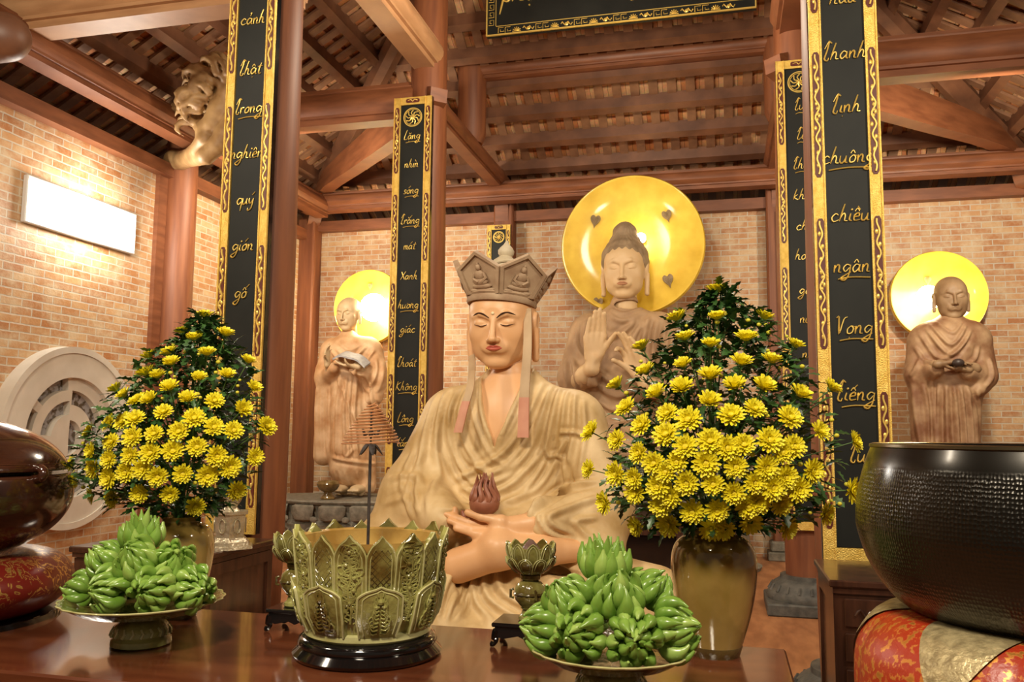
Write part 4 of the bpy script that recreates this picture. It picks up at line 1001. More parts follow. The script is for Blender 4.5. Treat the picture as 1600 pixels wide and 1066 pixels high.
fr_ += [([(1455, 505), (1485, 540), (1512, 505)], .016, .022, -.25), ([(1447, 510), (1485, 556), (1520, 512)], .016, .022, -.25), ([(1438, 518), (1470, 562), (1510, 530)], .018, .022, -.25), ([(1462, 500), (1485, 522), (1505, 500)], .014, .016, -.2),
        ([(1430, 540), (1445, 565), (1470, 568)], .018, .02, -.2), ([(1428, 600), (1432, 650), (1440, 700)], .02, .022, -.25), ([(1442, 600), (1450, 640), (1452, 700)], .02, .022, -.25), ([(1458, 585), (1460, 640), (1462, 700)], .014, .03, -.3), ([(1530, 540), (1525, 560), (1505, 575)], .018, .02, -.25), ([(1542, 560), (1545, 590), (1530, 608)], .018, .022, -.1),
        ([(1520, 610), (1532, 640), (1535, 700)], .02, .02, -.2), ([(1512, 610), (1528, 650), (1530, 740)], .018, .02, -.25), ([(1435, 560), (1425, 580), (1418, 590)], .018, .02, -.1)]
def sr(S, f):
    S.cap(f(1486, 520, .0), f(1486, 495, .02), .10, .095, .03).ell(f(1486, 512, -.03), (.16, .14, .09), .03)
    S.chain([f(1486, 520), f(1445, 538), f(1437, 586, -.08), f(1462, 572, -.34)], [.07, .07, .06, .06], .02); S.chain([f(1486, 520), f(1523, 538), f(1533, 586, -.08), f(1522, 576, -.32)], [.07, .07, .06, .06], .02)
    S.cap(f(1462, 572, -.34), f(1468, 569, -.42), .06, .05, .02); hand(S, f(1470, 569, -.44), (1, -.1, .12), (0, -.15, -1), .30, thumb=1, curl=((12, 14, 10), 10, 10, 14), topen=30)
    S.cap(f(1522, 576, -.32), f(1510, 576, -.40), .06, .05, .02); hand(S, f(1509, 577, -.42), (-1, -.1, .05), (0, 0, 1), .27, thumb=-1, curl=(14, 14, 14, 14), topen=35)
monk(RX, RY, RZ, 'brown clay standing monk statue holding a small dark bowl, at right above the bronze bell', A2, pr_, fr_, CLAYR, (.50, (3, 0, -2), A2(1486, 466, -.02), 1.0), sr, SKINR)
t = tag(MB().sphere((0, 0, 0), (.062, .055, .045), 16).build('alms_bowl', M('bowl_dark', (.05, .035, .03), None, rough=.4), None, tuple(Vector(A2(1497, 567, -.50))+Vector((RX, RY, RZ)))), 'small dark bowl in the hands of the brown monk statue', 'bowl')
disc(onY(1464, 462, 10.85).x, 10.8, onY(1464, 463, 10.8).z, .535, 'golden halo disc behind the brown monk statue at right', [(1450, 438, .065, 0)], (1450, 466, 'glaring lamp on the halo of the brown monk statue at right'), 2.5, .14)
# ===== stone pedestals =====
def pedestal(x, y, rx, ry, z1, label, mat=STONE, k=16):
    t = thing('stone_pedestal', label, 'pedestal', (x, y, FZ), 0, None)
    h = z1-FZ; sc = Matrix.Diagonal((rx, ry, 1, 1))
    m = MB(); m.lathe([(1.03, 0), (1.04, .04), (.98, .07), (.94, h*.35), (.97, h*.55), (.93, h*.58), (.90, h*.62), (.90, h*.9), (.96, h*.93), (.98, h*.97), (.96, h), (0, h)], 64, mat=sc); m.build('drum', mat, t, angle=30)
    m = MB()
    for i in range(k):
        a = 2*pi*(i+.5)/k; c, s = cos(a), sin(a)
        mt = Matrix.Translation((rx*.945*c, ry*.945*s, h*.78)) @ Matrix.Rotation(a, 4, 'Z')
        wd = pi*(rx+ry)/2/k*.98
        m.tube([(-.01, 0, -h*.17), (.02, 0, -h*.13), (.035, 0, 0), (.02, 0, h*.11), (0, 0, h*.14)], [wd*.45, wd*.85, wd*.98, wd*.98, wd*.8], 14, mat=mt, flat=.30, nrm=(1, 0, 0))
        m.sphere((.03, wd, -h*.12), (.025, wd*.32, h*.06), 8, mat=mt)
    m.build('lotus_petals', mat, t)
    m = MB()
    for i in range(k):
        a = 2*pi*i/k; mt = Matrix.Translation((rx*.955*cos(a), ry*.955*sin(a), h*.42)) @ Matrix.Rotation(a, 4, 'Z')
        m.tube([mt @ Vector((.01, q.x, q.y)) for q in spline([(-.16, -.03, 0), (-.1, .04, 0), (-.02, .03, 0), (-.03, -.02, 0), (.05, -.04, 0), (.12, .03, 0), (.16, -.02, 0)], 4)], .022, 6)
    m.build('scroll_carving', mat, t)
    return t
pedestal(LX-.02, 10.12, 1.02, .72, LZ, 'grey stone lotus pedestal under the pale book-reading monk statue')
pedestal(RX, 10.15, 1.0, .72, LZ, 'grey stone lotus pedestal under the brown monk statue, hidden behind the bronze bell')
pedestal(-1.12, 10.0, 1.45, .85, BZ, 'large stone lotus pedestal under the big seated Buddha')
p = onY(510, 778, 9.62)
t = thing('footed_bowl', 'small brown glazed footed bowl at the feet of the pale monk statue', 'bowl', (p.x, 9.66, LZ))
GLB = M('brown_glaze', (.12, .075, .02), (.26, .17, .06), rough=.15, scale=12, coat=.5)
m = MB(); m.lathe([(.085, 0), (.09, .015), (.055, .06), (.05, .085), (.11, .12), (.135, .165), (.14, .19), (.125, .215), (.115, .225), (.10, .21), (.09, .15), (0, .13)], 32); m.build('bowl', GLB, t)
# dark offering table before the Buddha
t = thing('offering_table', 'dark carved offering table behind the crowned statue, below the big seated Buddha', 'altar', (-1.12, 8.75, FZ))
m = MB(); m.box(-.80, .80, -.30, .30, .62, .68, bev=.01); m.box(-.74, .74, -.26, .26, .50, .62); m.build('top', DARKW, t)
m = MB(); m.box(-.72, .72, -.22, .26, .0, .50); m.build('body', BLACKG, t, smooth=False)  # solid black block stands in for the darkness under the table
for sx in (-1, 1):
    m = MB(); m.box(sx*.70-.05, sx*.70+.05, -.28, -.20, 0, .5, bev=.01); m.build('leg', DARKW, t)
m = MB()
for i in range(14): m.tube(spline([(-.65+i*.1-.04, -.265, .56), (-.65+i*.1, -.27, .60), (-.65+i*.1+.04, -.265, .54)], 3), .008, 5)
m.build('carved_frieze', GLB, t)
# ======================= ALTAR TABLE AND WHAT STANDS ON IT =======================
TZ = 1.0
TABW = M('table_wood', (.085, .022, .009), (.15, .045, .018), rough=.16, scale=2.2, stretch=(.8, 7, 7), coat=.5)
t = thing('altar_table', 'glossy red-brown wooden altar table carrying the lotus bowl, fruit dishes and vases', 'table', (-1.3, 2.18, FZ))
HT = TZ-FZ; x0, x1, y0, y1 = -1.62, 1.457, -.39, .385
m = MB(); m.box(x0, x1, y0, y1, HT-.05, HT, bev=.006); m.build('tabletop', TABW, t, smooth=False)
m = MB(); m.box(x0+.05, x1-.05, y0+.04, y0+.07, HT-.19, HT-.05); m.box(x0+.05, x1-.05, y1-.07, y1-.04, HT-.19, HT-.05); m.box(x0+.05, x0+.08, y0+.07, y1-.07, HT-.19, HT-.05); m.box(x1-.08, x1-.05, y0+.07, y1-.07, HT-.19, HT-.05); m.build('apron', DARKW, t, smooth=False)
for sx in (x0+.09, x1-.09):
    for sy in (y0+.09, y1-.09):
        m = MB(); m.box(sx-.04, sx+.04, sy-.04, sy+.04, 0, HT-.05, bev=.006); m.build('leg', DARKW, t, smooth=False)
def on_table(px, py): p = onZ(px, py, TZ); return p.x, p.y
# ---- glazes ----
def glaze(name, hi, lo, rough=.12, scale=9, bs=60, bump=.3):
    return M(name, lo, hi, rough=rough, scale=scale, coat=.6, bump=bump, bscale=bs, contrast=(.38, .60))
CEL = glaze('celadon_glaze', (.34, .33, .10), (.11, .075, .015))
CELP = glaze('celadon_pale_edge', (.52, .50, .24), (.36, .34, .13), bump=.1)
CELI = glaze('celadon_amber', (.52, .34, .10), (.33, .19, .045), bump=.1)
CELD = glaze('celadon_dark', (.14, .12, .035), (.05, .028, .008), scale=20)
# ---- lotus incense bowl ----
def bowl_r(z):  # outer wall radius of the bowl by height 0..1
    P = [(0, .152), (.08, .168), (.25, .183), (.5, .191), (.75, .199), (1, .210)]
    for (a, r), (b, s) in zip(P, P[1:]):
        if z <= b: return r+(s-r)*(z-a)/(b-a)
    return .2
LBX, LBY = on_table(575, 1056); LBY += .20
LBX = onY(575, 1000, LBY).x
LBH = .282
t = thing('bowl_stand', 'round black glossy wooden stand under the big green lotus bowl', 'stand', (LBX, LBY, TZ))
m = MB(); m.lathe([(.17, 0), (.196, .003), (.200, .012), (.190, .022), (.182, .030), (.187, .038), (.182, .050), (.170, .056), (0, .056)], 72); m.build('stand_rings', BLACKG, t, angle=60)
lb = thing('lotus_bowl', 'big olive-green glazed bowl with pointed lotus petals, before the crowned statue', 'incense bowl', (LBX, LBY, TZ+.056))
m = MB(); m.lathe([(.0, 0), (.162, 0), (.170, .008), (.168, .022), (.155, .030), (.14, .032)], 72); m.build('foot_ring', CELP, lb, angle=50)
m = MB(); pr = [(.148, .02)]+[(bowl_r(k/8)-.012, .02+(LBH-.045)*k/8) for k in range(9)]+[(bowl_r(1)-.022, LBH-.03), (.165, .06), (.0, .045)]
m.lathe(pr, 72, cap=False); m.build('bowl_wall', CELI, lb)
def petal_outline(w, h, pt=.16, n=6, base=.7):
    """half widths by height, ogee pointed top"""
    q = [(-w*base, 0), (-w, h*.35), (-w, h*.78)]+[(-w*(1-.50*(k/n)**1.6-.0*k), h*(.78+.15*k/n)) for k in range(1, n)]+[(-w*.22, h*.955), (0, h)]
    return q+[(-a, b) for a, b in q[-2::-1]]
def wrap(poly, az, zb, H, off, th, m, mi=0, sub=5):
    """bend a petal outline round the bowl wall; off=outward offset, th=thickness"""
    # triangulated rows: outline is symmetric, rows by height
    zs = sorted(set(round(b, 5) for a, b in poly)); rows = []
    for z in zs:
        w = max(abs(a) for a, b in poly if abs(b-z) < 1e-4); rows.append((w, z))
    vs = []; N = sub*2+1
    for o in (off, off-th):
        for (w, z) in rows:
            zz = (zb+z)
            r = bowl_r(min(1, max(0, zz/H)))+o
            for k in range(N):
                x = w*(k/(N-1)*2-1); a = az+x/r; vs.append((r*cos(a), r*sin(a), .02+zz))
    R = len(rows); fs = []
    for s in (0, 1):
        b = s*R*N
        for i in range(R-1):
            for k in range(N-1):
                f = (b+i*N+k, b+i*N+k+1, b+(i+1)*N+k+1, b+(i+1)*N+k); fs.append(f if s == 0 else f[::-1])
    q = R*N
    for i in range(R-1):
        fs.append((i*N, (i+1)*N, q+(i+1)*N, q+i*N)); fs.append((i*N+N-1, q+i*N+N-1, q+(i+1)*N+N-1, (i+1)*N+N-1))
    for k in range(N-1): fs.append((k, q+k, q+k+1, k+1)); fs.append(((R-1)*N+k, (R-1)*N+k+1, q+(R-1)*N+k+1, q+(R-1)*N+k))
    m.add(vs, fs, mi)
def onwall(x, z, az, off):
    r = bowl_r(min(1, max(0, z/LBH)))+off; a = az+x/r; return (r*cos(a), r*sin(a), .02+z)
def wall_tube(m, pts, az, off, r, mi=0, sp=4, closed=False):
    P = spline([(a, b, 0) for a, b in pts], sp, closed) if sp > 1 else [Vector((a, b, 0)) for a, b in pts]
    m.tube([onwall(p.x, p.y, az, off) for p in P], r, 5, mi=mi, closed=closed)
NP = 8; step = 2*pi/(2*NP); az0 = -pi/2+radians(9)
rnd = random.Random(11)
for i in range(2*NP):
    az = az0+i*step; big = i % 2 == 0; H = LBH-.02; wid = .0425 if big else .038
    m = MB(); hh = H*(1.0 if big else .985)
    P = petal_outline(wid, hh, base=.75); wrap(P, az, 0, H, .006 if big else .0, .014, m, 0)
    pt = m.build('tall_petal', CEL, lb, angle=50)
    m = MB(); o = .007 if big else .001
    for s_, rr in ((.96, .0028), (.72, .0018)):
        q = [(a*s_, (b-hh*.5)*(.985 if s_ > .9 else .90)+hh*.5) for a, b in P]; wall_tube(m, q, az, o, rr, sp=1)
    m.build('petal_edge', CELP, pt)
    m = MB()
    if big:  # densely carved relief with a flame and creeping tendrils
        for k in range(22):
            zc = hh*(.20+.68*k/22); sx = rnd.choice((-1, 1)); a = rnd.uniform(.3, .66)*wid*sx; u_ = lambda: rnd.uniform(-.25, .25)*wid
            pts = [(u_(), zc-.014), (a, zc-.004+u_()*.3), (a+u_()*.5, zc+.012), (u_(), zc+.010), (a*.5, zc+.0)]
            wall_tube(m, pts, az, o+.002, .0026); wall_tube(m, [(-p[0]*.9, p[1]+.005) for p in pts], az, o+.002, .0024)
        wall_tube(m, [(0, hh*.15), (.005, hh*.3), (-.004, hh*.45), (.004, hh*.6), (0, hh*.78)], az, o+.002, .0035)
        for k in range(5): m.sphere(onwall(rnd.uniform(-.3, .3)*wid, hh*(.35+.12*k), az, o+.003), .006, 8)
    else:    # lattice above a small arch
        for k in range(-3, 7):
            z0_ = hh*.45+k*.0155
            for sgn in (-1, 1):
                a, b = -wid*.66, wid*.66; pa, pb = (a, z0_), (b, z0_+(b-a)*1.05)
                lo_, hi_ = hh*.50, hh*.86
                def clip(p, q, l, h):
                    (ax_, az_), (bx_, bz_) = p, q
                    if bz_ <= l or az_ >= h: return None
                    if az_ < l: t_ = (l-az_)/(bz_-az_); ax_, az_ = ax_+(bx_-ax_)*t_, l
                    if bz_ > h: t_ = (h-az_)/(bz_-az_); bx_, bz_ = ax_+(bx_-ax_)*t_, h
                    return (ax_, az_), (bx_, bz_)
                c_ = clip(pa, pb, lo_, hi_)
                if c_: m.tube([onwall(sgn*p[0], p[1], az, o+.001) for p in c_], .0013, 4)
        for s_ in (1, .7): wall_tube(m, [(-wid*.62*s_, hh*.28), (-wid*.62*s_, hh*.40), (0, hh*(.46-.04*(1-s_)*3)), (wid*.62*s_, hh*.40), (wid*.62*s_, hh*.28)], az, o+.002, .003, sp=1)
    m.build('petal_relief', CELD if not big else CEL, pt)
for i in range(NP):
    az = az0+(i*2+1)*step; H = LBH
    m = MB(); hh = LBH*.47; wid = .060; P = petal_outline(wid, hh, base=.80); wrap(P, az, .0, LBH-.02, .017, .016, m, 0)
    pt = m.build('short_petal', CEL, lb, angle=50)
    m = MB()
    for s_, rr in ((.97, .0032), (.76, .002)):
        q = [(a*s_, (b-hh*.5)*(.985 if s_ > .9 else .86)+hh*.5) for a, b in P]; wall_tube(m, q, az, .018, rr, sp=1)
    m.build('petal_edge', CELP, pt)
    m = MB()
    for k in range(9):
        z_ = hh*(.14+.075*k); w_ = wid*(.62-.05*k)*rnd.uniform(.6, 1)
        for sx in (-1, 1): wall_tube(m, [(sx*w_*.15, z_-.004), (sx*w_*.7, z_-.006), (sx*w_, z_+.010), (sx*w_*.75, z_+.020), (sx*w_*.55, z_+.010)], az, .019, .0024)
    m.sphere(onwall(0, hh*.72, az, .019), .008, 8); m.sphere(onwall(-.010, hh*.62, az, .019), .006, 8); m.sphere(onwall(.010, hh*.62, az, .019), .006, 8)
    m.build('petal_relief', CEL, pt)
m = MB(); m.lathe([(.0, .10), (.155, .10), (.16, .095)], 40); m.build('ash_bed', M('incense_ash', (.25, .22, .18), (.40, .37, .32), rough=.9, scale=30), lb)
# ---- incense coil on its rod ----
IRON = M('dark_iron', (.025, .018, .015), (.06, .045, .04), rough=.6, scale=40)
ck = onY(579, 700, LBY)
t = thing('incense_holder', 'thin dark iron rod with a small leaf-shaped cup, standing in the lotus bowl', 'incense holder', (ck.x, LBY, TZ+.056+.10))
zc = ck.z-(TZ+.156)
m = MB(); m.tube([(0, 0, 0), (0, 0, zc)], .0045, 8); m.tube([(0, 0, 0), (0, 0, .03)], [.009, .005], 8); m.build('rod', IRON, t)
for k in range(5):
    a = 2*pi*k/5+.3; m = MB(); m.tube(spline([(0, 0, zc+.005), (.012*cos(a), .012*sin(a), zc+.008), (.024*cos(a), .024*sin(a), zc-.006), (.034*cos(a), .034*sin(a), zc-.020)], 3), [.004, .006, .008, .009, .009, .009, .008, .006, .004, .001][:10], 6, flat=.4); m.build('cup_leaf', IRON, t)
m = MB(); m.tube([(0, 0, zc), (0, 0, zc+.10)], .003, 6)
for k in range(6): a = k*pi/3; m.tube([(0, 0, zc+.045), (.020*cos(a), .020*sin(a), zc+.035), (.026*cos(a), .026*sin(a), zc+.052)], [.003, .005, .002], 5)
m.build('upper_prongs', IRON, t)
m = MB(); pts = []; N = 13*28
for i in range(N+1):
    f = i/N; a = 2*pi*13*f; r = .068*(1-f)**.75+.012*f; r = .070*(1-f**1.35)+.010; z = .01+.112*f
    pts.append((r*cos(a), r*sin(a), z+.004*sin(a+.6)))
m.tube(pts, .0021, 6)
co = m.build('incense_coil', M('coil_brown', (.42, .17, .06), (.52, .24, .10), rough=.6, scale=20), None, (ck.x, LBY, ck.z)); tag(co, 'conical orange-brown incense coil hanging on the iron rod above the lotus bowl', 'incense coil')
# ---- little lotus lamps on black stools ----
def stool(cx, cy, w, d, h, label):
    t = thing('black_stool', label, 'stand', (cx, cy, TZ), 0, 'small black scroll-legged stands')
    m = MB(); m.box(-w/2, w/2, -d/2, d/2, h-.012, h, bev=.003); m.box(-w/2+.008, w/2-.008, -d/2+.008, d/2-.008, h-.020, h-.012); m.build('top', BLACKG, t, smooth=False)
    m = MB()
    for (a, b, c_, e) in ((-w/2+.01, w/2-.01, -d/2+.006, -d/2+.014), (-w/2+.01, w/2-.01, d/2-.014, d/2-.006)): m.prism([(a, h-.02), (a, h-.036), (a+.02, h-.044), ((a+b)/2-.02, h-.034), ((a+b)/2, h-.042), ((a+b)/2+.02, h-.034), (b-.02, h-.044), (b, h-.036), (b, h-.02)], c_, e)
    for (a, c_) in ((-w/2+.006, -w/2+.014), (w/2-.014, w/2-.006)): m.box(a, c_, -d/2+.01, d/2-.01, h-.038, h-.02)
    m.build('apron', BLACKG, t, smooth=False)
    for sx in (-1, 1):
        for sy in (-1, 1):
            m = MB(); X, Y = sx*(w/2-.012), sy*(d/2-.012)
            m.tube(spline([(X, Y, h-.02), (X+sx*.006, Y, h-.045), (X-sx*.002, Y, h*.35), (X+sx*.003, Y, .012), (X+sx*.014, Y, .006), (X+sx*.012, Y, .016)], 3), [.010, .011, .010, .009, .008, .007, .006, .006, .006, .006, .007, .007, .006, .005, .004, .003][:16], 6)
            m.build('leg', BLACKG, t)
    return t
def lotus_lamp(cx, cy, zb, label):
    t = thing('lotus_lamp', label, 'lamp', (cx, cy, zb), 0, 'small green lotus lamps')
    m = MB(); m.lathe([(.030, 0), (.034, .004), (.033, .012), (.026, .018), (.022, .030), (.030, .036), (0, .036)], 32); m.build('base', CEL, t)
    m = MB(); m.lathe([(.022, .034), (.030, .042), (.042, .056), (.047, .072), (.046, .078), (.042, .094), (.030, .108), (.020, .112)], 48, rf=lambda a, k: 1+.022*cos(a*18)); m.build('melon_knob', CEL, t)
    m = MB(); m.lathe([(.0455, .069), (.050, .074), (.0455, .080)], 40, cap=False); m.build('knob_band', CELD, t)
    for k in range(4):
        a = k*pi/2+.5; m = MB(); m.tube([(.049*cos(a), .049*sin(a), .088), (.058*cos(a), .058*sin(a), .086), (.058*cos(a), .058*sin(a), .066), (.049*cos(a), .049*sin(a), .064)], .004, 6); m.build('handle', CELD, t)
    m = MB(); m.lathe([(.020, .110), (.028, .114), (.030, .126), (.026, .130), (.045, .140), (.060, .160), (.066, .19), (.068, .205), (.062, .205), (.055, .17), (.0, .15)], 48); m.build('cup', CEL, t)
    def petal(az, w, h, z0_, r0, r1, mat):
        m = MB(); vs = []; rows = [(0, .7), (.25, .95), (.5, 1), (.72, .95), (.86, .7), (.94, .4), (1, .04)]
        for o in (0, -.005):
            for (f, wf) in rows:
                r = r0+(r1-r0)*min(1, f*1.4)**.6+o
                for k in range(5):
                    x = w*wf*(k/2-1); a = az+x/r; vs.append((r*cos(a), r*sin(a), z0_+h*f))
        R, N = len(rows), 5; fs = []
        for s in (0, 1):
            for i in range(R-1):
                for k in range(N-1): q = s*R*N; f = (q+i*N+k, q+i*N+k+1, q+(i+1)*N+k+1, q+(i+1)*N+k); fs.append(f if s == 0 else f[::-1])
        q = R*N
        for i in range(R-1): fs.append((i*N, (i+1)*N, q+(i+1)*N, q+i*N)); fs.append((i*N+4, q+i*N+4, q+(i+1)*N+4, (i+1)*N+4))
        for k in range(4): fs.append(((R-1)*N+k, (R-1)*N+k+1, q+(R-1)*N+k+1, q+(R-1)*N+k))
        m.add(vs, fs); p = m.build('petal', mat, t)
        m = MB(); 
        for sc_ in (.96, .62):
            pts = [((r0+(r1-r0)*min(1, f*1.4)**.6+.001), w*wf*sc_, z0_+h*(.5+(f-.5)*(1 if sc_ > .9 else .82))) for f, wf in rows]
            L_ = [(r*cos(az-x/r), r*sin(az-x/r), z) for r, x, z in pts]; R_ = [(r*cos(az+x/r), r*sin(az+x/r), z) for r, x, z in pts]
            m.tube(L_+R_[::-1], .0014, 4)
        m.build('petal_edge', CELP, p)
    for k in range(10): petal(2*pi*k/10, .021, .078, .140, .048, .070, CEL)
    for k in range(10): petal(2*pi*(k+.5)/10, .021, .046, .132, .040, .071, CEL)
    m = MB(); m.lathe([(.0, .165), (.03, .17), (.034, .19), (.022, .205), (.008, .222), (0, .226)], 24); m.build('bud', M('bud_dark', (.10, .05, .04), (.20, .12, .10), rough=.3, scale=20), t)
    return t
sw = .155
sx_, sy_ = on_table(778, 1012); c_ = (sx_+sw/2+.0, sy_+.055)
stool(c_[0], c_[1], .19, .13, .068, 'small black scroll-legged stand left of the right-hand fruit dish')
q = onY(829, 900, c_[1]); lotus_lamp(q.x, c_[1]-.0, TZ+.068, 'small green lotus-shaped lamp before the lap of the crowned statue')
sx2, sy2 = on_table(418, 986)
stool(sx2+.095, sy2+.045, .19, .13, .068, 'small black scroll-legged stand partly hidden left of the big lotus bowl')
lotus_lamp(onY(463, 900, sy2+.045).x, sy2+.045, TZ+.068, 'small green lotus-shaped lamp half hidden behind the left rim of the big bowl')
# ---- fruit dishes with banana bunches ----
GREEN = M('banana_green', (.11, .23, .022), (.24, .40, .07), rough=.30, scale=14, coat=.15)
GREENP = M('banana_pale', (.20, .36, .055), (.36, .50, .12), rough=.32, scale=18, coat=.1)
def banana_mesh(seed, L, r, t0, t1):
    """plump finger: leaves the stalk tilted t0 degrees outwards and bends to t1 at its blunt nub tip"""
    m = MB(); n = 11; p = Vector((0, 0, 0)); pts = [p.copy()]
    for i in range(1, n):
        a = radians(t0+(t1-t0)*(i/(n-1))**1.1); p = p+Vector((sin(a), 0, cos(a)))*(L/(n-1)); pts.append(p.copy())
    m.tube(pts, [r*k for k in (.45, .70, .90, 1.03, 1.10, 1.08, .98, .80, .56, .30, .17)], 8); return m.mesh('banana', [GREEN if seed % 4 else GREENP], angle=75)
SPEC = {'rosette': ((11, .010, .096, .0160, 104, -46, 1.0), (9, .006, .082, .0142, 74, -46, 1.0), (5, .003, .070, .0125, 40, -34, 1.0)),
        'cup': ((12, .022, .080, .0155, 48, 4, 1.0), (9, .014, .082, .0130, 30, 12, 1.0), (6, .006, .086, .0105, 10, 22, 1.0))}
BAN = {(kd, k, s): banana_mesh(s+k, sp[2]*(.92+.05*s), sp[3]*(1.04-.03*s), sp[4], sp[5]) for kd, S_ in SPEC.items() for k, sp in enumerate(S_) for s in range(3)}
def bunch(x, y, z, ax, s, label, seed, group, kind='rosette'):
    t = thing('banana_bunch', label, 'bananas', (x, y, z), 0, group)
    t.rotation_mode = 'QUATERNION'; t.rotation_quaternion = Vector(ax).normalized().to_track_quat('Z', 'Y'); s = s*(1.0 if kind == 'rosette' else 1.04); t.scale = (s, s, s)
    rr = random.Random(seed)
    for k, (n, r0, L, r, t0, t1, _) in enumerate(SPEC[kind]):
        off = rr.uniform(0, 1)
        for i in range(n):
            a = 2*pi*(i+off)/n+rr.uniform(-.08, .08); o = bpy.data.objects.new('banana', BAN[(kind, k, rr.randrange(3))]); COL.objects.link(o); o.parent = t
            o.matrix_local = Matrix.Rotation(a, 4, 'Z') @ Matrix.Translation((r0, 0, -.012+.010*k+rr.uniform(-.003, .003))) @ Matrix.Rotation(radians(rr.uniform(-9, 9)), 4, 'Y') @ Matrix.Rotation(rr.uniform(-.3, .3), 4, 'Z') @ Matrix.Scale(rr.uniform(.9, 1.12), 4)
    m = MB(); m.sphere((0, 0, -.008), (.026, .026, .016), 12); m.tube([(0, 0, -.03), (0, 0, .015)], [.018, .008], 8); m.build('stalk', GREENP, t)
    return t
def dish(cx, cy, R, h, label):
    t = thing('fruit_dish', label, 'dish', (cx, cy, TZ), 0, 'green glazed footed fruit dishes')
    m = MB(); m.lathe([(.075, 0), (.080, .004), (.079, .018), (.072, .024), (.078, .030), (.074, .050), (.060, .064), (.046, .072), (.044, .082), (0.044, .09)], 48); m.build('foot', CEL, t)
    m = MB()
    for k in range(20): a = 2*pi*k/20; m.tube([(.080*cos(a), .080*sin(a), .030), (.077*cos(a+.08), .077*sin(a+.08), .042), (.070*cos(a), .070*sin(a), .052)], .004, 5)
    m.build('foot_relief', CELP, t)
    m = MB(); m.lathe([(.040, .084), (.06, .088), (R*.75, h-.03), (R*.97, h-.004), (R, h), (R*.965, h), (R*.72, h-.022), (.05, .098), (0, .096)], 96, rf=lambda a, k: 1+(.014*cos(a*22) if 2 < k < 7 else 0), cap=False); m.build('plate', CELD, t)
    m = MB(); m.tube([(R*(1+.014*cos(a*22))*cos(a), R*(1+.014*cos(a*22))*sin(a), h+.0005*cos(a*22)) for a in np.linspace(0, 2*pi, 177)[:-1]], .0028, 5, closed=True); m.build('rim', CELP, t)
    return t
d1x, d1y = on_table(220, 1020); d1y += .078; R1 = .215; H1 = .135
p = onY(218, 945, d1y); d1x = onY(221, 990, d1y).x
dish(d1x, d1y, R1, onY(218, 935, d1y).z-TZ, 'footed green glazed dish of green bananas at left on the table')
H1 = onY(218, 935, d1y).z-TZ
d2x, d2y = on_table(948, 1075); d2y += .075; d2y = 1.985; d2x = onY(955, 1030, d2y).x
H2 = onY(955, 1010, d2y).z-TZ; R2 = .185
dish(d2x, d2y, R2, H2, 'footed green glazed dish of green bananas at right on the table')
def bunches(cx, cy, zr, lst, which, grp):
    for i, (px, py, dy, ax, s, lab, kd) in enumerate(lst):
        p = onY(px, py, cy+dy); bunch(p.x, cy+dy, p.z, ax, s, lab, 20*which+i, grp, kd)
bunches(d1x, d1y, TZ+H1, [
 (220, 850, 0, (0, -.08, 1), .98, 'green banana bunch topmost on the left dish', 'cup'),
 (180, 922, -.10, (-.35, -1, .15), .98, 'green banana bunch at lower left front of the left dish', 'rosette'),
 (243, 922, -.10, (.1, -1, .15), .98, 'green banana bunch at bottom centre front of the left dish', 'rosette'),
 (172, 880, -.03, (-.7, -.5, .7), .92, 'green banana bunch at left of the middle tier on the left dish', 'rosette'),
 (218, 880, -.07, (-.1, -.8, .8), .98, 'green banana bunch in the centre of the middle tier on the left dish', 'rosette'),
 (272, 884, -.03, (.55, -.6, .65), .98, 'green banana bunch at right of the middle tier on the left dish', 'rosette'),
 (296, 922, -.04, (1, -.55, .2), .98, 'green banana bunch at lower right of the left dish', 'rosette'),
 (135, 925, -.02, (-1, -.35, .15), .90, 'green banana bunch at the far left edge of the left dish', 'rosette'),
 (200, 900, .09, (-.3, 1, .3), 1.0, 'green banana bunch at the back of the left dish, left of centre', 'rosette'),
 (255, 900, .09, (.3, 1, .3), 1.0, 'green banana bunch at the back of the left dish, right of centre', 'rosette')], 1, 'green banana bunches on the left dish')
bunches(d2x, d2y, TZ+H2, [
 (943, 897, 0, (.02, -.08, 1), 1.0, 'green banana bunch topmost on the right dish', 'cup'),
 (908, 988, -.09, (-.25, -1, .12), .98, 'green banana bunch at bottom left front of the right dish', 'rosette'),
 (990, 995, -.09, (.15, -1, .12), .98, 'green banana bunch at bottom centre front of the right dish', 'rosette'),
 (893, 940, -.035, (-.55, -.5, .8), .92, 'green banana bunch at left of the middle tier on the right dish', 'rosette'),
 (965, 940, -.045, (.1, -.45, .95), 1.05, 'green banana bunch in the centre of the middle tier on the right dish', 'rosette'),
 (1010, 930, .02, (.7, .1, .8), .9, 'green banana bunch at right of the middle tier on the right dish', 'rosette'),
 (1045, 985, -.03, (1, -.4, .25), 1.02, 'green banana bunch at lower right of the right dish', 'rosette'),
 (862, 985, -.02, (-1, -.4, .2), .98, 'green banana bunch at the left edge of the right dish', 'rosette'),
 (915, 965, .08, (-.3, 1, .3), 1.0, 'green banana bunch at the back of the right dish', 'rosette')], 2, 'green banana bunches on the right dish')
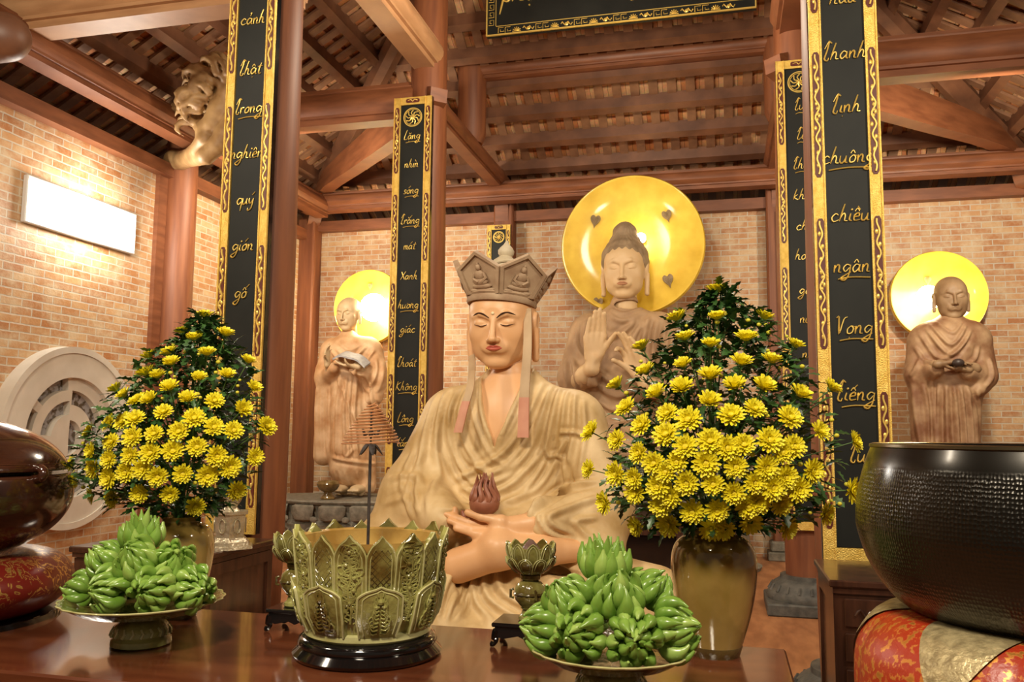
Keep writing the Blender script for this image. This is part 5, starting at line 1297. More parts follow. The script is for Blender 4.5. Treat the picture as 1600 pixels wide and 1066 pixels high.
# ---- vases ----
def vase_mat():
    return M('vase_amber_glaze', (.235, .150, .030), (.40, .275, .085), rough=.10, scale=5, coat=.8, bump=.06, bscale=50, contrast=(.3, .7))
VG = vase_mat(); VR = glaze('vase_foot_glaze', (.10, .065, .02), (.05, .03, .012))
def vase(cx, cy, zb, s, label):
    t = thing('flower_vase', label, 'vase', (cx, cy, zb), 0, 'amber glazed flower vases')
    P = [(.060, 0), (.064, .002), (.068, .012), (.080, .05), (.098, .11), (.110, .17), (.116, .225), (.115, .262), (.106, .292), (.088, .312), (.070, .320), (.064, .328), (.070, .338), (.074, .344), (.068, .344), (.060, .330), (.058, .30), (.08, .25), (.08, .1), (.04, .02), (0, .02)]
    Q = [(q.x, q.y) for q in spline([(a, b, 0) for a, b in P[:14]], 3)]+P[14:]
    m = MB(); m.lathe([(a*s, b*s) for a, b in Q], 64); m.build('body', VG, t, angle=60)
    m = MB(); m.lathe([(.0605*s, -.0005), (.0655*s, .0), (.069*s, .010), (.074*s, .026*s), (.0735*s, .028*s)], 64, cap=False); m.build('foot_band', VR, t)
    return t
V2X, V2Y = -.035, 2.45; V1Y = 2.44; V1X = onY(281, 850, V1Y).x
vase(V2X, V2Y, TZ, 1.0, 'larger amber glazed ceramic vase holding the right-hand chrysanthemum bouquet')
vase(V1X, V1Y, TZ, .92, 'amber glazed ceramic vase behind the left fruit dish, holding the left bouquet')
# ======================= CHRYSANTHEMUMS =======================
YEL = M('petal_yellow', (.80, .68, .010), (.86, .78, .03), rough=.55, scale=30)
YELC = M('flower_heart_yellow', (.66, .52, .01), (.80, .68, .03), rough=.7, scale=80)
LEAFG = M('leaf_green', (.020, .065, .012), (.055, .135, .030), rough=.42, scale=18)
STEMG = M('stem_green', (.07, .16, .035), (.12, .24, .06), rough=.5, scale=18)
def bloom_mesh(seed, openness):
    rr = random.Random(seed); m = MB(); R = .034
    rings = ((19, 1.0, 8, .006), (17, .92, 24, .005), (15, .78, 42, .004), (11, .55, 60, .003)) if openness else ((18, .95, 38, .006), (16, .92, 54, .005), (13, .82, 68, .004), (8, .6, 80, .003))
    for n, L, el, r0 in rings:
        for i in range(n):
            a = 2*pi*i/n+rr.uniform(-.12, .12); l = R*L*rr.uniform(.88, 1.1); e = radians(el+rr.uniform(-7, 7)); w = .0044*rr.uniform(.85, 1.15)
            c = 1.0 if openness else .75
            vs = []; p = Vector((r0, 0, .004)); 
            for j, (f, wf) in enumerate(((0, .45), (.35, .9), (.7, 1), (.93, .75), (1.0, .15))):
                if j: d = f-pf; q = e+(.35*(.5-f))*(1 if openness else -1)*-1*c; p = p+Vector((cos(q)*l*d, 0, sin(q)*l*d))
                pf = f
                nrm = Vector((-sin(e), 0, cos(e)))
                vs += [p+Vector((0, -w*wf, 0))+nrm*.0012*wf, p-nrm*.0008, p+Vector((0, w*wf, 0))+nrm*.0012*wf]
            fs = []
            for j in range(4): o = j*3; fs += [(o, o+3, o+4, o+1), (o+1, o+4, o+5, o+2)]
            m.add(vs, fs, 0, Matrix.Rotation(a, 4, 'Z'))
    me = bpy.data.meshes.new('petals'); me.from_pydata(m.v, [], m.f); me.materials.append(YEL)
    for p in me.polygons: p.use_smooth = True
    return me
BL = [bloom_mesh(s, 1) for s in range(3)]+[bloom_mesh(s+9, 0) for s in range(3)]
m = MB(); m.sphere((0, 0, .009), (.009, .009, .006), 10); HEART = m.mesh('flower_heart', YELC)
m = MB(); m.lathe([(0, -.004), (.006, -.003), (.009, .001), (.007, .005), (0, .005)], 10)
for k in range(8): a = k*pi/4; m.tube([(.005*cos(a), .005*sin(a), 0), (.012*cos(a), .012*sin(a), .004)], [.002, .0008], 4)
SEPAL = m.mesh('sepals', STEMG)
m = MB(); m.tube([(0, 0, 0), (0, 0, 1)], .0019, 5); STEM = m.mesh('stem', STEMG)
m = MB(); m.sphere((0, 0, .005), (.0075, .0075, .0065), 10); BUDM = m.mesh('bud', M('bud_yellow_green', (.50, .48, .03), (.70, .62, .04), rough=.5, scale=60))
def leaf_pts(L, W):
    out = [(0, 0), (.12, .12), (.22, .55), (.30, .95), (.36, .55), (.45, .50), (.55, .95), (.60, .85), (.64, .50), (.72, .40), (.80, .62), (.86, .45), (.92, .22), (1.0, 0)]
    return [(x*L, y*W) for x, y in out]
def interp(rows, y):
    if y <= rows[0][0]: return rows[0][1:]
    for (a, *p), (b, *q) in zip(rows, rows[1:]):
        if y <= b: t = (y-a)/(b-a); return [u+(v-u)*t for u, v in zip(p, q)]
    return rows[-1][1:]
ORD = 'first second third fourth fifth sixth seventh eighth ninth tenth eleventh twelfth thirteenth fourteenth fifteenth'.split()
def bouquet(side, flowers, rows, vx, vy, zmouth, s, depth, seed, nleaf, buds):
    """flowers: px positions; rows: (py, px_left, px_right) silhouette of the dome"""
    rr = random.Random(seed); mouth = Vector((vx, vy, zmouth)); ytop, ybot = rows[0][0], rows[-1][0]
    def half(py): l, r = interp(rows, py); a, b = onY(l, py, vy), onY(r, py, vy); return (a.x+b.x)/2, max(.02, (b.x-a.x)/2), (a.z+b.z)/2
    def site(px, py, k=1.0):
        cx, hw, _ = half(py); p = onY(px, py, vy); u = max(-.97, min(.97, (p.x-cx)/hw)); d = depth*hw*sqrt(1-u*u)*k
        q = onY(px, py, vy-d); return q, u
    pos = []
    for (px, py) in flowers:
        q, u = site(px, py, 1.04); pos.append((px, py, q, u))
    # rows for naming
    srt = sorted(pos, key=lambda t: t[1]); bands = []; cur = []
    H = (ybot-ytop)/11
    for t in srt:
        if cur and t[1]-cur[0][1] > H: bands.append(cur); cur = []
        cur.append(t)
    bands.append(cur)
    for bi, band in enumerate(bands):
        band.sort(key=lambda t: t[0])
        for fi, (px, py, q, u) in enumerate(band):
            lab = 'yellow chrysanthemum in the %s vase, %s from left in the %s row down' % (side, ORD[fi], ORD[bi])
            if bi == 0 and len(band) == 1: lab = 'topmost yellow chrysanthemum of the %s bouquet' % side
            f = (py-ytop)/(ybot-ytop)
            t = thing('chrysanthemum', lab, 'flower', q, 0, 'yellow chrysanthemums in the %s vase' % side)
            cx, hw, _ = half(py)
            out = Vector(((q.x-cx)/hw*1.0, (q.y-vy)/hw*1.1, 0))
            dirv = out*(.15+1.05*min(1, f*1.35))+Vector((0, -.15-.45*max(0, f-.45)*2, 1.0-1.45*max(0, f-.30)/.7))
            dirv += Vector((rr.uniform(-.16, .16), rr.uniform(-.12, .12), rr.uniform(-.12, .12)))
            t.rotation_mode = 'QUATERNION'; t.rotation_quaternion = dirv.normalized().to_track_quat('Z', 'Y')
            op = f > .46+rr.uniform(-.05, .05); sc = s*(1.0 if op else 1.08)*rr.uniform(.9, 1.12); t.scale = (sc,)*3
            for nm, me in (('petals', BL[rr.randrange(3)+(0 if op else 3)]), ('flower_heart', HEART), ('sepals', SEPAL)):
                o = bpy.data.objects.new(nm, me); COL.objects.link(o); o.parent = t
            st = bpy.data.objects.new('stem', STEM); COL.objects.link(st); st.parent = t
            tgt = mouth+Vector((0, 0, max(.02, (q.z-zmouth)*.45))) if q.z > zmouth+.1 else mouth+Vector((0, 0, .03))
            L = min((tgt-q).length*.9, .14); dl = ((tgt-q).normalized()*.55-dirv.normalized()*.45).normalized()
            dloc = t.rotation_quaternion.inverted() @ dl; st.rotation_mode = 'QUATERNION'; st.rotation_quaternion = dloc.to_track_quat('Z', 'Y'); st.scale = (1, 1, L/sc)
    # buds
    for i in range(buds):
        py = ytop+(ybot-ytop)*rr.uniform(.12, .95); l, r = interp(rows, py); px = l+(r-l)*rr.uniform(.02, .98); q, u = site(px, py, 1.0)
        o = bpy.data.objects.new('flower_bud', BUDM); COL.objects.link(o); o.location = q; o.scale = (rr.uniform(.7, 1.2)*s,)*3
        tag(o, 'tiny closed yellow-green chrysanthemum bud among the leaves of the %s bouquet' % side, 'bud', 'flower buds in the %s bouquet' % side)
    # foliage
    V = []; Fc = []
    def add_leaf(p, d, up, L, W):
        x = d.normalized(); y = up.cross(x)
        if y.length < 1e-3: return
        y.normalize(); n = x.cross(y); pts = leaf_pts(L, W); o = len(V); k = len(pts)
        for i, (a, b) in enumerate(pts):
            f = a/L; base = p+x*a+n*(-.35*L*f*f)
            V.append(base); V.append(base+y*b+n*(.18*b)); V.append(base-y*b+n*(.18*b))
        for i in range(k-1):
            a, c = o+i*3, o+i*3+3; Fc.append((a, c, c+1, a+1)); Fc.append((a+2, c+2, c, a))
    for i in range(nleaf):
        py = ytop+(ybot-ytop)*(rr.random()**.8); cx, hw, z = half(py); a = rr.uniform(0, 2*pi); k = rr.uniform(.25, .84)
        dep = depth
        p = Vector((cx+hw*k*cos(a), vy+hw*k*sin(a)*dep, z+rr.uniform(-.01, .01)))
        if p.z < zmouth+.012: p.z = zmouth+.012+rr.random()*.02
        d = Vector((cos(a)*.8, sin(a)*.8, rr.uniform(-.5, .7)))+Vector((rr.uniform(-.5, .5), rr.uniform(-.5, .5), rr.uniform(-.3, .5)))
        add_leaf(p, d, Vector((rr.uniform(-.5, .5), rr.uniform(-.5, .5), 1)).normalized(), rr.uniform(.034, .058), rr.uniform(.011, .018))
    me = bpy.data.meshes.new('foliage'); me.from_pydata([tuple(v) for v in V], [], Fc); me.materials.append(LEAFG)
    # inner twigs from the mouth
    o = bpy.data.objects.new('bouquet_foliage', me); COL.objects.link(o)
    tag(o, 'dense dark green chrysanthemum leaves of the %s bouquet' % side, 'leaves', None, 'stuff')
    m = MB()
    for i in range(46):
        py = ytop+(ybot-ytop)*rr.random(); cx, hw, z = half(py); a = rr.uniform(0, 2*pi); k = rr.uniform(.2, .85)
        e = Vector((cx+hw*k*cos(a), vy+hw*k*sin(a)*depth, max(z, zmouth+.03))); b = mouth+Vector((rr.uniform(-.03, .03), rr.uniform(-.03, .03), -.10))
        mid = mouth+Vector(((e.x-vx)*.25, (e.y-vy)*.25, max(.02, (e.z-zmouth)*.5)))
        m.tube(spline([b, mouth+Vector(((e.x-vx)*.06, (e.y-vy)*.06, .0)), mid, e], 4), .0022, 5)
    m.build('inner_stems', STEMG, o)['kind'] = 'stuff'
RF = [(580, 48), (437, 150), (585, 147), (757, 147), (465, 225), (558, 250), (692, 228), (303, 260), (873, 252), (458, 325), (672, 318), (787, 312), (318, 348), (558, 370), (212, 403), (362, 435), (452, 413), (650, 405), (756, 410), (890, 437), (1007, 412), (240, 482), (555, 465), (397, 503), (722, 486), (853, 520), (300, 548), (475, 527), (636, 512), (110, 572), (208, 603), (391, 583), (462, 628), (555, 607), (682, 620), (778, 604), (870, 627), (968, 570), (1098, 608), (290, 650), (102, 712), (205, 730), (345, 690), (432, 683), (541, 688), (652, 702), (766, 705), (940, 717), (620, 632), (828, 648), (840, 742), (272, 745), (275, 800), (362, 775), (470, 762), (568, 768), (724, 762), (888, 787), (1087, 790), (790, 780), (162, 838), (373, 840), (408, 810), (645, 800), (740, 835), (700, 850), (822, 843), (990, 878), (490, 870), (582, 865), (280, 925), (402, 918), (560, 935), (605, 935), (708, 910), (845, 930), (390, 722)]
RF = [(880+a/2.422, 440+b/2.422) for a, b in RF]
RR_ = [(452, 1114, 1130), (480, 1085, 1165), (500, 1048, 1208), (545, 1000, 1255), (605, 955, 1306), (675, 915, 1340), (735, 908, 1345), (765, 915, 1345), (800, 940, 1310), (825, 985, 1245), (845, 1045, 1180)]
bouquet('right', RF, RR_, V2X, V2Y, TZ+.335, .84, .72, 5, 2300, 44)
LF5 = [(922, 483), (822, 553), (875, 582), (1012, 565), (765, 648), (675, 665), (932, 652), (775, 693), (1112, 685), (662, 742), (712, 752), (897, 760), (1022, 748), (767, 806), (1138, 803), (530, 812), (568, 838), (618, 858), (680, 858), (847, 855), (965, 858), (738, 908), (1197, 972)]
LF2 = [(430, 55), (520, 110), (605, 98), (700, 88), (760, 38), (835, 72), (912, 84), (1040, 68), (352, 88), (440, 130), (362, 168), (430, 195), (512, 180), (590, 172), (675, 163), (770, 147), (847, 182), (897, 225), (995, 185), (290, 213), (372, 230), (495, 245), (560, 232), (618, 262), (715, 252), (812, 258), (305, 272), (430, 268), (547, 328), (665, 330), (923, 315), (366, 333), (445, 345), (765, 378), (945, 5), (485, 50), (530, 40)]
LF = [(a/2.88, 330+b/2.88) for a, b in LF5]+[(a/2.502, 640+b/2.502) for a, b in LF2]
LR_ = [(494, 313, 326), (520, 280, 355), (560, 226, 390), (600, 190, 404), (640, 155, 414), (680, 125, 422), (725, 112, 408), (765, 125, 388), (785, 165, 368), (802, 235, 335)]
bouquet('left', LF, LR_, V1X, V1Y, TZ+.31, .82, .70, 8, 2100, 40)
# ======================= BELL, WOODEN FISH, CABINETS, WINDOW =======================
def hammered(HB):
    m, t, b = nodes('hammered_bronze')
    b.inputs['Base Color'].default_value = (.010, .008, .005, 1); b.inputs['Metallic'].default_value = .55; b.inputs['Roughness'].default_value = .27
    b.inputs['Coat Weight'].default_value = .35; b.inputs['Coat Roughness'].default_value = .15
    tc = t.nodes.new('ShaderNodeTexCoord'); sp = t.nodes.new('ShaderNodeSeparateXYZ'); t.links.new(tc.outputs['Object'], sp.inputs[0])
    at = t.nodes.new('ShaderNodeMath'); at.operation = 'ARCTAN2'; t.links.new(sp.outputs['Y'], at.inputs[0]); t.links.new(sp.outputs['X'], at.inputs[1])
    cb = t.nodes.new('ShaderNodeCombineXYZ'); sc = t.nodes.new('ShaderNodeMath'); sc.operation = 'MULTIPLY'; sc.inputs[1].default_value = .37
    t.links.new(at.outputs[0], sc.inputs[0]); t.links.new(sc.outputs[0], cb.inputs[0]); t.links.new(sp.outputs['Z'], cb.inputs[1])
    v = t.nodes.new('ShaderNodeTexVoronoi'); v.inputs['Scale'].default_value = 150; v.inputs['Randomness'].default_value = .35; t.links.new(cb.outputs[0], v.inputs['Vector'])
    # plain smooth band near the lip
    mr = t.nodes.new('ShaderNodeMapRange'); mr.inputs['From Min'].default_value = HB*.88; mr.inputs['From Max'].default_value = HB*.83; t.links.new(sp.outputs['Z'], mr.inputs['Value'])
    mu = t.nodes.new('ShaderNodeMath'); mu.operation = 'MULTIPLY'; t.links.new(v.outputs['Distance'], mu.inputs[0]); t.links.new(mr.outputs[0], mu.inputs[1])
    bp = t.nodes.new('ShaderNodeBump'); bp.inputs['Strength'].default_value = .5; bp.inputs['Distance'].default_value = .0035
    t.links.new(mu.outputs[0], bp.inputs['Height']); t.links.new(bp.outputs[0], b.inputs['Normal'])
    return m
BDY = 1.62; c0 = onY(1648, 800, BDY); BRAD = (c0-onY(1337, 822, BDY)).length*.985
zr = onY(1648, 697, BDY).z; zbt = onY(1648, 985, BDY).z; HB = zr-zbt
t = thing('bronze_bell', 'huge dark hammered bronze bowl bell with a smooth lip at the right edge', 'bell bowl', (c0.x, BDY, zbt))
R = BRAD; P = [(R*.35, 0), (R*.60, HB*.02), (R*.80, HB*.12), (R*.93, HB*.30), (R*.99, HB*.48), (R, HB*.58), (R*.985, HB*.72), (R*.945, HB*.88), (R*.905, HB*.985), (R*.90, HB)]
Q = [(q.x, q.y) for q in spline([(a, b, 0) for a, b in P], 4)]+[(R*.875, HB), (R*.872, HB*.98), (R*.95, HB*.6), (R*.90, HB*.3), (R*.6, HB*.06), (0, HB*.05)]
m = MB(); m.lathe(Q, 128); m.build('bell_wall', hammered(HB), t, angle=60)
m = MB(); m.lathe([(R*.905, HB*.975), (R*.915, HB*.985), (R*.912, HB*1.0), (R*.895, HB*1.006), (R*.872, HB*1.0)], 128, cap=False); m.build('lip', M('bronze_lip', (.10, .075, .04), None, rough=.25, metal=.8), t)
def brocade():
    m, t, b = nodes('brocade_cushion')
    tc = t.nodes.new('ShaderNodeTexCoord'); sp = t.nodes.new('ShaderNodeSeparateXYZ'); t.links.new(tc.outputs['Object'], sp.inputs[0])
    n = t.nodes.new('ShaderNodeTexNoise'); n.inputs['Scale'].default_value = 85; n.inputs['Detail'].default_value = 4; t.links.new(tc.outputs['Object'], n.inputs['Vector'])
    n2 = t.nodes.new('ShaderNodeTexNoise'); n2.inputs['Scale'].default_value = 7; t.links.new(tc.outputs['Object'], n2.inputs['Vector'])
    r = t.nodes.new('ShaderNodeValToRGB'); r.color_ramp.elements[0].position = .52; r.color_ramp.elements[1].position = .60; r.color_ramp.elements[0].color = (.36, .030, .008, 1); r.color_ramp.elements[1].color = (.62, .26, .05, 1)
    t.links.new(n.outputs['Fac'], r.inputs[0]); t.links.new(r.outputs[0], b.inputs['Base Color'])
    r2 = t.nodes.new('ShaderNodeValToRGB'); r2.color_ramp.elements[0].position = .55; r2.color_ramp.elements[1].position = .62; r2.color_ramp.elements[1].color = (.7, .7, .7, 1)
    t.links.new(n.outputs['Fac'], r2.inputs[0]); t.links.new(r2.outputs[0], b.inputs['Metallic']); b.inputs['Roughness'].default_value = .38
    bp = t.nodes.new('ShaderNodeBump'); bp.inputs['Strength'].default_value = .4; bp.inputs['Distance'].default_value = .003; t.links.new(n.outputs['Fac'], bp.inputs['Height']); t.links.new(bp.outputs[0], b.inputs['Normal'])
    return m
BRO = brocade()
BROP = M('brocade_pale', (.34, .27, .14), (.58, .48, .26), rough=.35, metal=.45, scale=60, bump=.4, bscale=90)
zt = zbt+.02; zc0 = zt-.23
t = thing('bell_cushion', 'round orange and gold brocade cushion under the bronze bell', 'cushion', (c0.x, BDY, zc0))
CRr = R*1.035
def cush_prof(R, H): return [(R*.55, 0), (R*.85, H*.05), (R*.98, H*.28), (R*1.0, H*.5), (R*.97, H*.75), (R*.84, H*.96), (R*.62, H*1.0), (R*.45, H*.86)]
def cush_seg(R, H, a0, a1, mi_mat, name, parent, tri=None, lobes=12):
    P = [(q.x, q.y) for q in spline([(a, b, 0) for a, b in cush_prof(R, H)], 4)]; n = 28; m = MB(); vs = []
    for k, (r, z) in enumerate(P):
        f = k/(len(P)-1)
        for i in range(n+1):
            if tri: c_ = (a0+a1)/2; w = (a1-a0)/2*max(0.02, tri(f)); a = c_+w*(i/n*2-1)
            else: a = a0+(a1-a0)*i/n
            q = (r+(tri and .0035 or 0))*(1-.018*abs(sin(a*lobes/2))**.3*0-.03*(1-abs(sin(a*lobes/2)))**6); vs.append((q*cos(a), q*sin(a), z+(.002 if tri else 0)))
    fs = [(k*(n+1)+i, k*(n+1)+i+1, (k+1)*(n+1)+i+1, (k+1)*(n+1)+i) for k in range(len(P)-1) for i in range(n)]
    m.add(vs, fs); return m.build(name, mi_mat, parent, angle=70)
LB = 6
for k in range(LB):
    a0 = 2*pi*k/LB-radians(137); cush_seg(CRr, .23, a0, a0+2*pi/LB, BRO, 'cushion_gore', t, lobes=LB)
    cush_seg(CRr, .23, a0-.50, a0+.50, BROP, 'pale_wedge', t, tri=lambda f: max(0.0, (f-.42)/.58)**1.1, lobes=LB)
t = thing('bell_stand', 'dark wooden stand under the bell cushion, mostly below the picture', 'stand', (c0.x, BDY, FZ))
hs = zc0-FZ
m = MB(); m.lathe([(.30, 0), (.33, .02), (.31, .05), (.20, .12), (.16, hs*.5), (.20, hs-.14), (.34, hs-.06), (.37, hs-.04), (.37, hs), (0, hs)], 48); m.build('pedestal_body', DARKW, t)
# ---- wooden fish on its cushion ----
LAC = M('fish_lacquer', (.022, .007, .004), (.050, .016, .008), rough=.16, scale=4, stretch=(1, 1, 5), coat=.7)
FY = 2.20; fr_ = onY(70, 770, FY); fx = -2.40; Rf = fr_.x-fx; zf0 = onY(0, 880, FY).z; zf1 = onY(-20, 655, FY).z
t = thing('wooden_fish', 'large dark brown lacquered wooden fish drum at the left edge', 'wooden fish drum', (fx, FY, zf0))
HF = zf1-zf0
S = SDF((-Rf-.03, -Rf-.03, -.03), (Rf+.05, Rf+.03, HF+.03), .006)
S.ell((0, 0, HF*.46), (Rf, Rf*.92, HF*.47), 0); S.ell((0, 0, HF*.60), (Rf*.93, Rf*.86, HF*.42), .05)
zs = onY(90, 741, FY).z-zf0
S.fun((-Rf-.03, -Rf-.03, zs-.03), (Rf+.05, Rf+.03, zs+.03), lambda x, y, z: np.maximum(np.abs(z-zs)-.0055, (Rf*.80)-np.sqrt(x*x+y*y*1.15)), .006, 'sub')
V, Q = S.nets(1); np_obj('drum_body', V, Q, [LAC], t)
m = MB(); a_ = [(Rf*.90, -.02, zs-.018), (Rf*1.02, -.03, zs-.012), (Rf*1.05, -.03, zs+.004), (Rf*.99, -.02, zs+.016), (Rf*.88, -.02, zs+.016)]; m.tube(spline(a_, 4), .014, 10); m.build('carved_handle', LAC, t)
m = MB()
for k in range(3): m.tube([(Rf*.985*cos(a), Rf*.91*sin(a), zs+.030+.0*k+.012*k) for a in np.linspace(-2.2, .6, 40)], .0001+.0012*(k == 0), 4) if k == 0 else None
m.build('carved_line', LAC, t)
RED = None
def redlac():
    m, t, b = nodes('red_gold_cushion')
    tc = t.nodes.new('ShaderNodeTexCoord'); n = t.nodes.new('ShaderNodeTexNoise'); n.inputs['Scale'].default_value = 22; n.inputs['Detail'].default_value = 3; n.inputs['Distortion'].default_value = 2.5
    t.links.new(tc.outputs['Object'], n.inputs['Vector'])
    sp = t.nodes.new('ShaderNodeSeparateXYZ'); t.links.new(tc.outputs['Object'], sp.inputs[0])
    mr = t.nodes.new('ShaderNodeMapRange'); mr.inputs['From Min'].default_value = .05; mr.inputs['From Max'].default_value = .11; t.links.new(sp.outputs['Z'], mr.inputs['Value'])
    r = t.nodes.new('ShaderNodeValToRGB'); e = r.color_ramp.elements; e[0].position = .52; e[1].position = .56; e[0].color = (0, 0, 0, 1); e[1].color = (1, 1, 1, 1)
    e2 = r.color_ramp.elements.new(.62); e2.color = (0, 0, 0, 1)
    t.links.new(n.outputs['Fac'], r.inputs[0]); mu = t.nodes.new('ShaderNodeMath'); mu.operation = 'MULTIPLY'; t.links.new(r.outputs[0], mu.inputs[0]); t.links.new(mr.outputs[0], mu.inputs[1])
    mx = t.nodes.new('ShaderNodeMix'); mx.data_type = 'RGBA'; mx.inputs[6].default_value = (.135, .010, .006, 1); mx.inputs[7].default_value = (.75, .45, .12, 1)
    t.links.new(mu.outputs[0], mx.inputs[0]); t.links.new(mx.outputs[2], b.inputs['Base Color']); t.links.new(mu.outputs[0], b.inputs['Metallic']); b.inputs['Roughness'].default_value = .33
    return m
zq1 = zf0+.02; zq0 = onY(40, 972, FY).z; hq = zq1-zq0
t = thing('fish_cushion', 'round dark red cushion with gold scroll pattern under the wooden fish drum', 'cushion', (fx, FY, zq0))
P = [(Rf*.50, 0), (Rf*.80, .010), (Rf*.97, hq*.30), (Rf*1.02, hq*.52), (Rf*.97, hq*.76), (Rf*.84, hq*.95), (Rf*.60, hq), (Rf*.4, hq*.85), (0, hq*.82)]
m = MB(); m.lathe([(q.x, q.y) for q in spline([(a, b, 0) for a, b in P], 4)], 80); m.build('cover', redlac(), t)
t = thing('openwork_stand', 'black round openwork stand under the red cushion at the left edge', 'stand', (fx, FY, TZ))
hz = zq0-TZ+.004; Rs = Rf*.93
m = MB(); m.lathe([(Rs*.82, hz-.012), (Rs*.98, hz-.012), (Rs*.98, hz), (Rs*.6, hz), (Rs*.6, hz-.012)], 64, cap=False); m.build('top_ring', BLACKG, t, angle=30)
m = MB(); m.lathe([(Rs*.90, 0), (Rs*1.0, 0), (Rs*1.0, .008), (Rs*.90, .008)], 64, cap=False); m.lathe([(Rs*.93, 0), (Rs*.95, hz-.01), (Rs*.935, hz-.01), (Rs*.915, 0)], 64, cap=False) if False else None; m.build('foot_ring', BLACKG, t, angle=30)
m = MB(); nn = 26
for k in range(nn):
    a = 2*pi*k/nn; pt = lambda da, z: (Rs*.955*cos(a+da), Rs*.955*sin(a+da), z); w = 2*pi/nn
    m.tube(spline([pt(0, .004), pt(w*.35, hz*.35), pt(-w*.2, hz*.65), pt(w*.2, hz-.008)], 4), .0065, 6)
    m.tube(spline([pt(w*.1, hz*.3), pt(w*.6, hz*.45), pt(w*.75, hz*.75), pt(w*.4, hz*.72)], 3), .006, 6)
    m.tube(spline([pt(w*.5, .004), pt(w*.75, hz*.2), pt(w*.95, hz*.35)], 3), .006, 6)
m.build('carved_openwork', BLACKG, t)
# ---- cabinets behind the table ----
SILV = M('pewter', (.42, .37, .26), (.60, .54, .40), rough=.3, metal=.7, scale=18, bump=.5, bscale=60)
def cabinet(x0, x1, y0, y1, z1, label, side):
    t = thing('cabinet', label, 'cabinet', ((x0+x1)/2, (y0+y1)/2, FZ), 0, 'dark carved cabinets at the front columns')
    a, d, h = (x1-x0)/2, (y1-y0)/2, z1-FZ
    m = MB(); m.box(-a-.03, a+.03, -d-.03, d+.0, h-.03, h, bev=.006); m.box(-a-.015, a+.015, -d-.015, d, h-.055, h-.03); m.build('cabinet_top', DARKW, t, smooth=False)
    m = MB(); m.box(-a, a, -d, d, 0, h-.055)
    for sx in (-1, 1):  # framed side panels
        X = sx*a
        m.box(*sorted((X, X+sx*.012)), -d, -d+.05, .03, h-.06); m.box(*sorted((X, X+sx*.012)), d-.05, d, .03, h-.06); m.box(*sorted((X, X+sx*.012)), -d+.05, d-.05, h-.12, h-.06); m.box(*sorted((X, X+sx*.012)), -d+.05, d-.05, .03, .10)
    m.build('carcass', DARKW, t, smooth=False)
    for k, (za, zb) in enumerate(((h-.19, h-.075), (h-.33, h-.215))):
        m = MB(); m.box(-a+.03, a-.03, -d-.014, -d, za, zb, bev=.004); dr = m.build('drawer', DARKW, t, smooth=False)
        m = MB()
        for i in range(9): xx = -a+.10+(2*a-.2)*i/8; m.tube(spline([(xx-.03, -d-.017, (za+zb)/2-.01), (xx-.01, -d-.02, (za+zb)/2+.015), (xx+.01, -d-.02, (za+zb)/2-.012), (xx+.03, -d-.017, (za+zb)/2+.01)], 3), .005, 5)
        m.build('carving', DARKW, dr)
    for sx in (-1, 1):
        m = MB(); m.box(min(sx*.01, sx*(a-.03)), max(sx*.01, sx*(a-.03)), -d-.014, -d, .06, h-.36, bev=.004); dr = m.build('door', DARKW, t, smooth=False)
        m = MB(); m.sphere((sx*.04, -d-.026, h*.5), .012, 8); m.build('knob', SILV, dr)
    return t
cabinet(-3.30, -2.51, 3.83, 4.42, .98, 'dark carved wooden cabinet behind the left vase, below the leftmost tall board', 'left')
cabinet(.44, 1.25, 3.83, 4.42, 1.0, 'dark carved wooden cabinet between the right vase and the bronze bell', 'right')
p = onY(356, 838, 4.0)
t = thing('metal_pedestal', 'squat silvery-gold metal pedestal ornament on the left cabinet', 'ornament', (onY(356, 830, 4.0).x, 4.02, .98))
def six(m, r0, r1, z0_, z1_): m.lathe([(r0, z0_), (r1, z1_)], 6)
m = MB(); six(m, .135, .130, 0, .015); six(m, .115, .110, .015, .035); six(m, .105, .085, .035, .055); m.build('stepped_foot', SILV, t, smooth=False)
m = MB(); six(m, .080, .088, .055, .175); six(m, .10, .10, .175, .19); b = m.build('hexagonal_body', SILV, t, smooth=False)
for k in range(6):
    a = pi/6+k*pi/3; m = MB(); m.tube([(.078*cos(a)+.018*cos(q)*-sin(a), .078*sin(a)+.018*cos(q)*cos(a), .115+.035*sin(q)) for q in np.linspace(0, 2*pi, 13)[:-1]], .004, 5, closed=True); m.build('relief_panel', SILV, b)
m = MB(); m.lathe([(.05, .19), (.03, .21), (.05, .24), (.06, .27), (0, .28)], 16); m.build('bud_finial', SILV, t)
t = thing('metal_figurine', 'pewter-coloured ornament on the right cabinet, partly hidden by the bronze bell', 'ornament', (.80, 4.02, 1.0))
m = MB(); six(m, .09, .085, 0, .02); six(m, .075, .06, .02, .06); m.build('stepped_foot', SILV, t, smooth=False)
m = MB(); m.lathe([(.035, .06), (.055, .09), (.03, .13), (.05, .17), (.065, .20), (.045, .235), (.03, .26), (.05, .29), (.04, .32), (.01, .34)], 20); m.build('stem_body', SILV, t)
m = MB()
for k in range(6): a = k*pi/3; m.tube(spline([(.03*cos(a), .03*sin(a), .16), (.08*cos(a), .08*sin(a), .20), (.07*cos(a), .07*sin(a), .27), (.10*cos(a), .10*sin(a), .31)], 3), [.012]*4+[.010]*3+[.006]*3, 6)
m.build('curled_leaves', SILV, t)
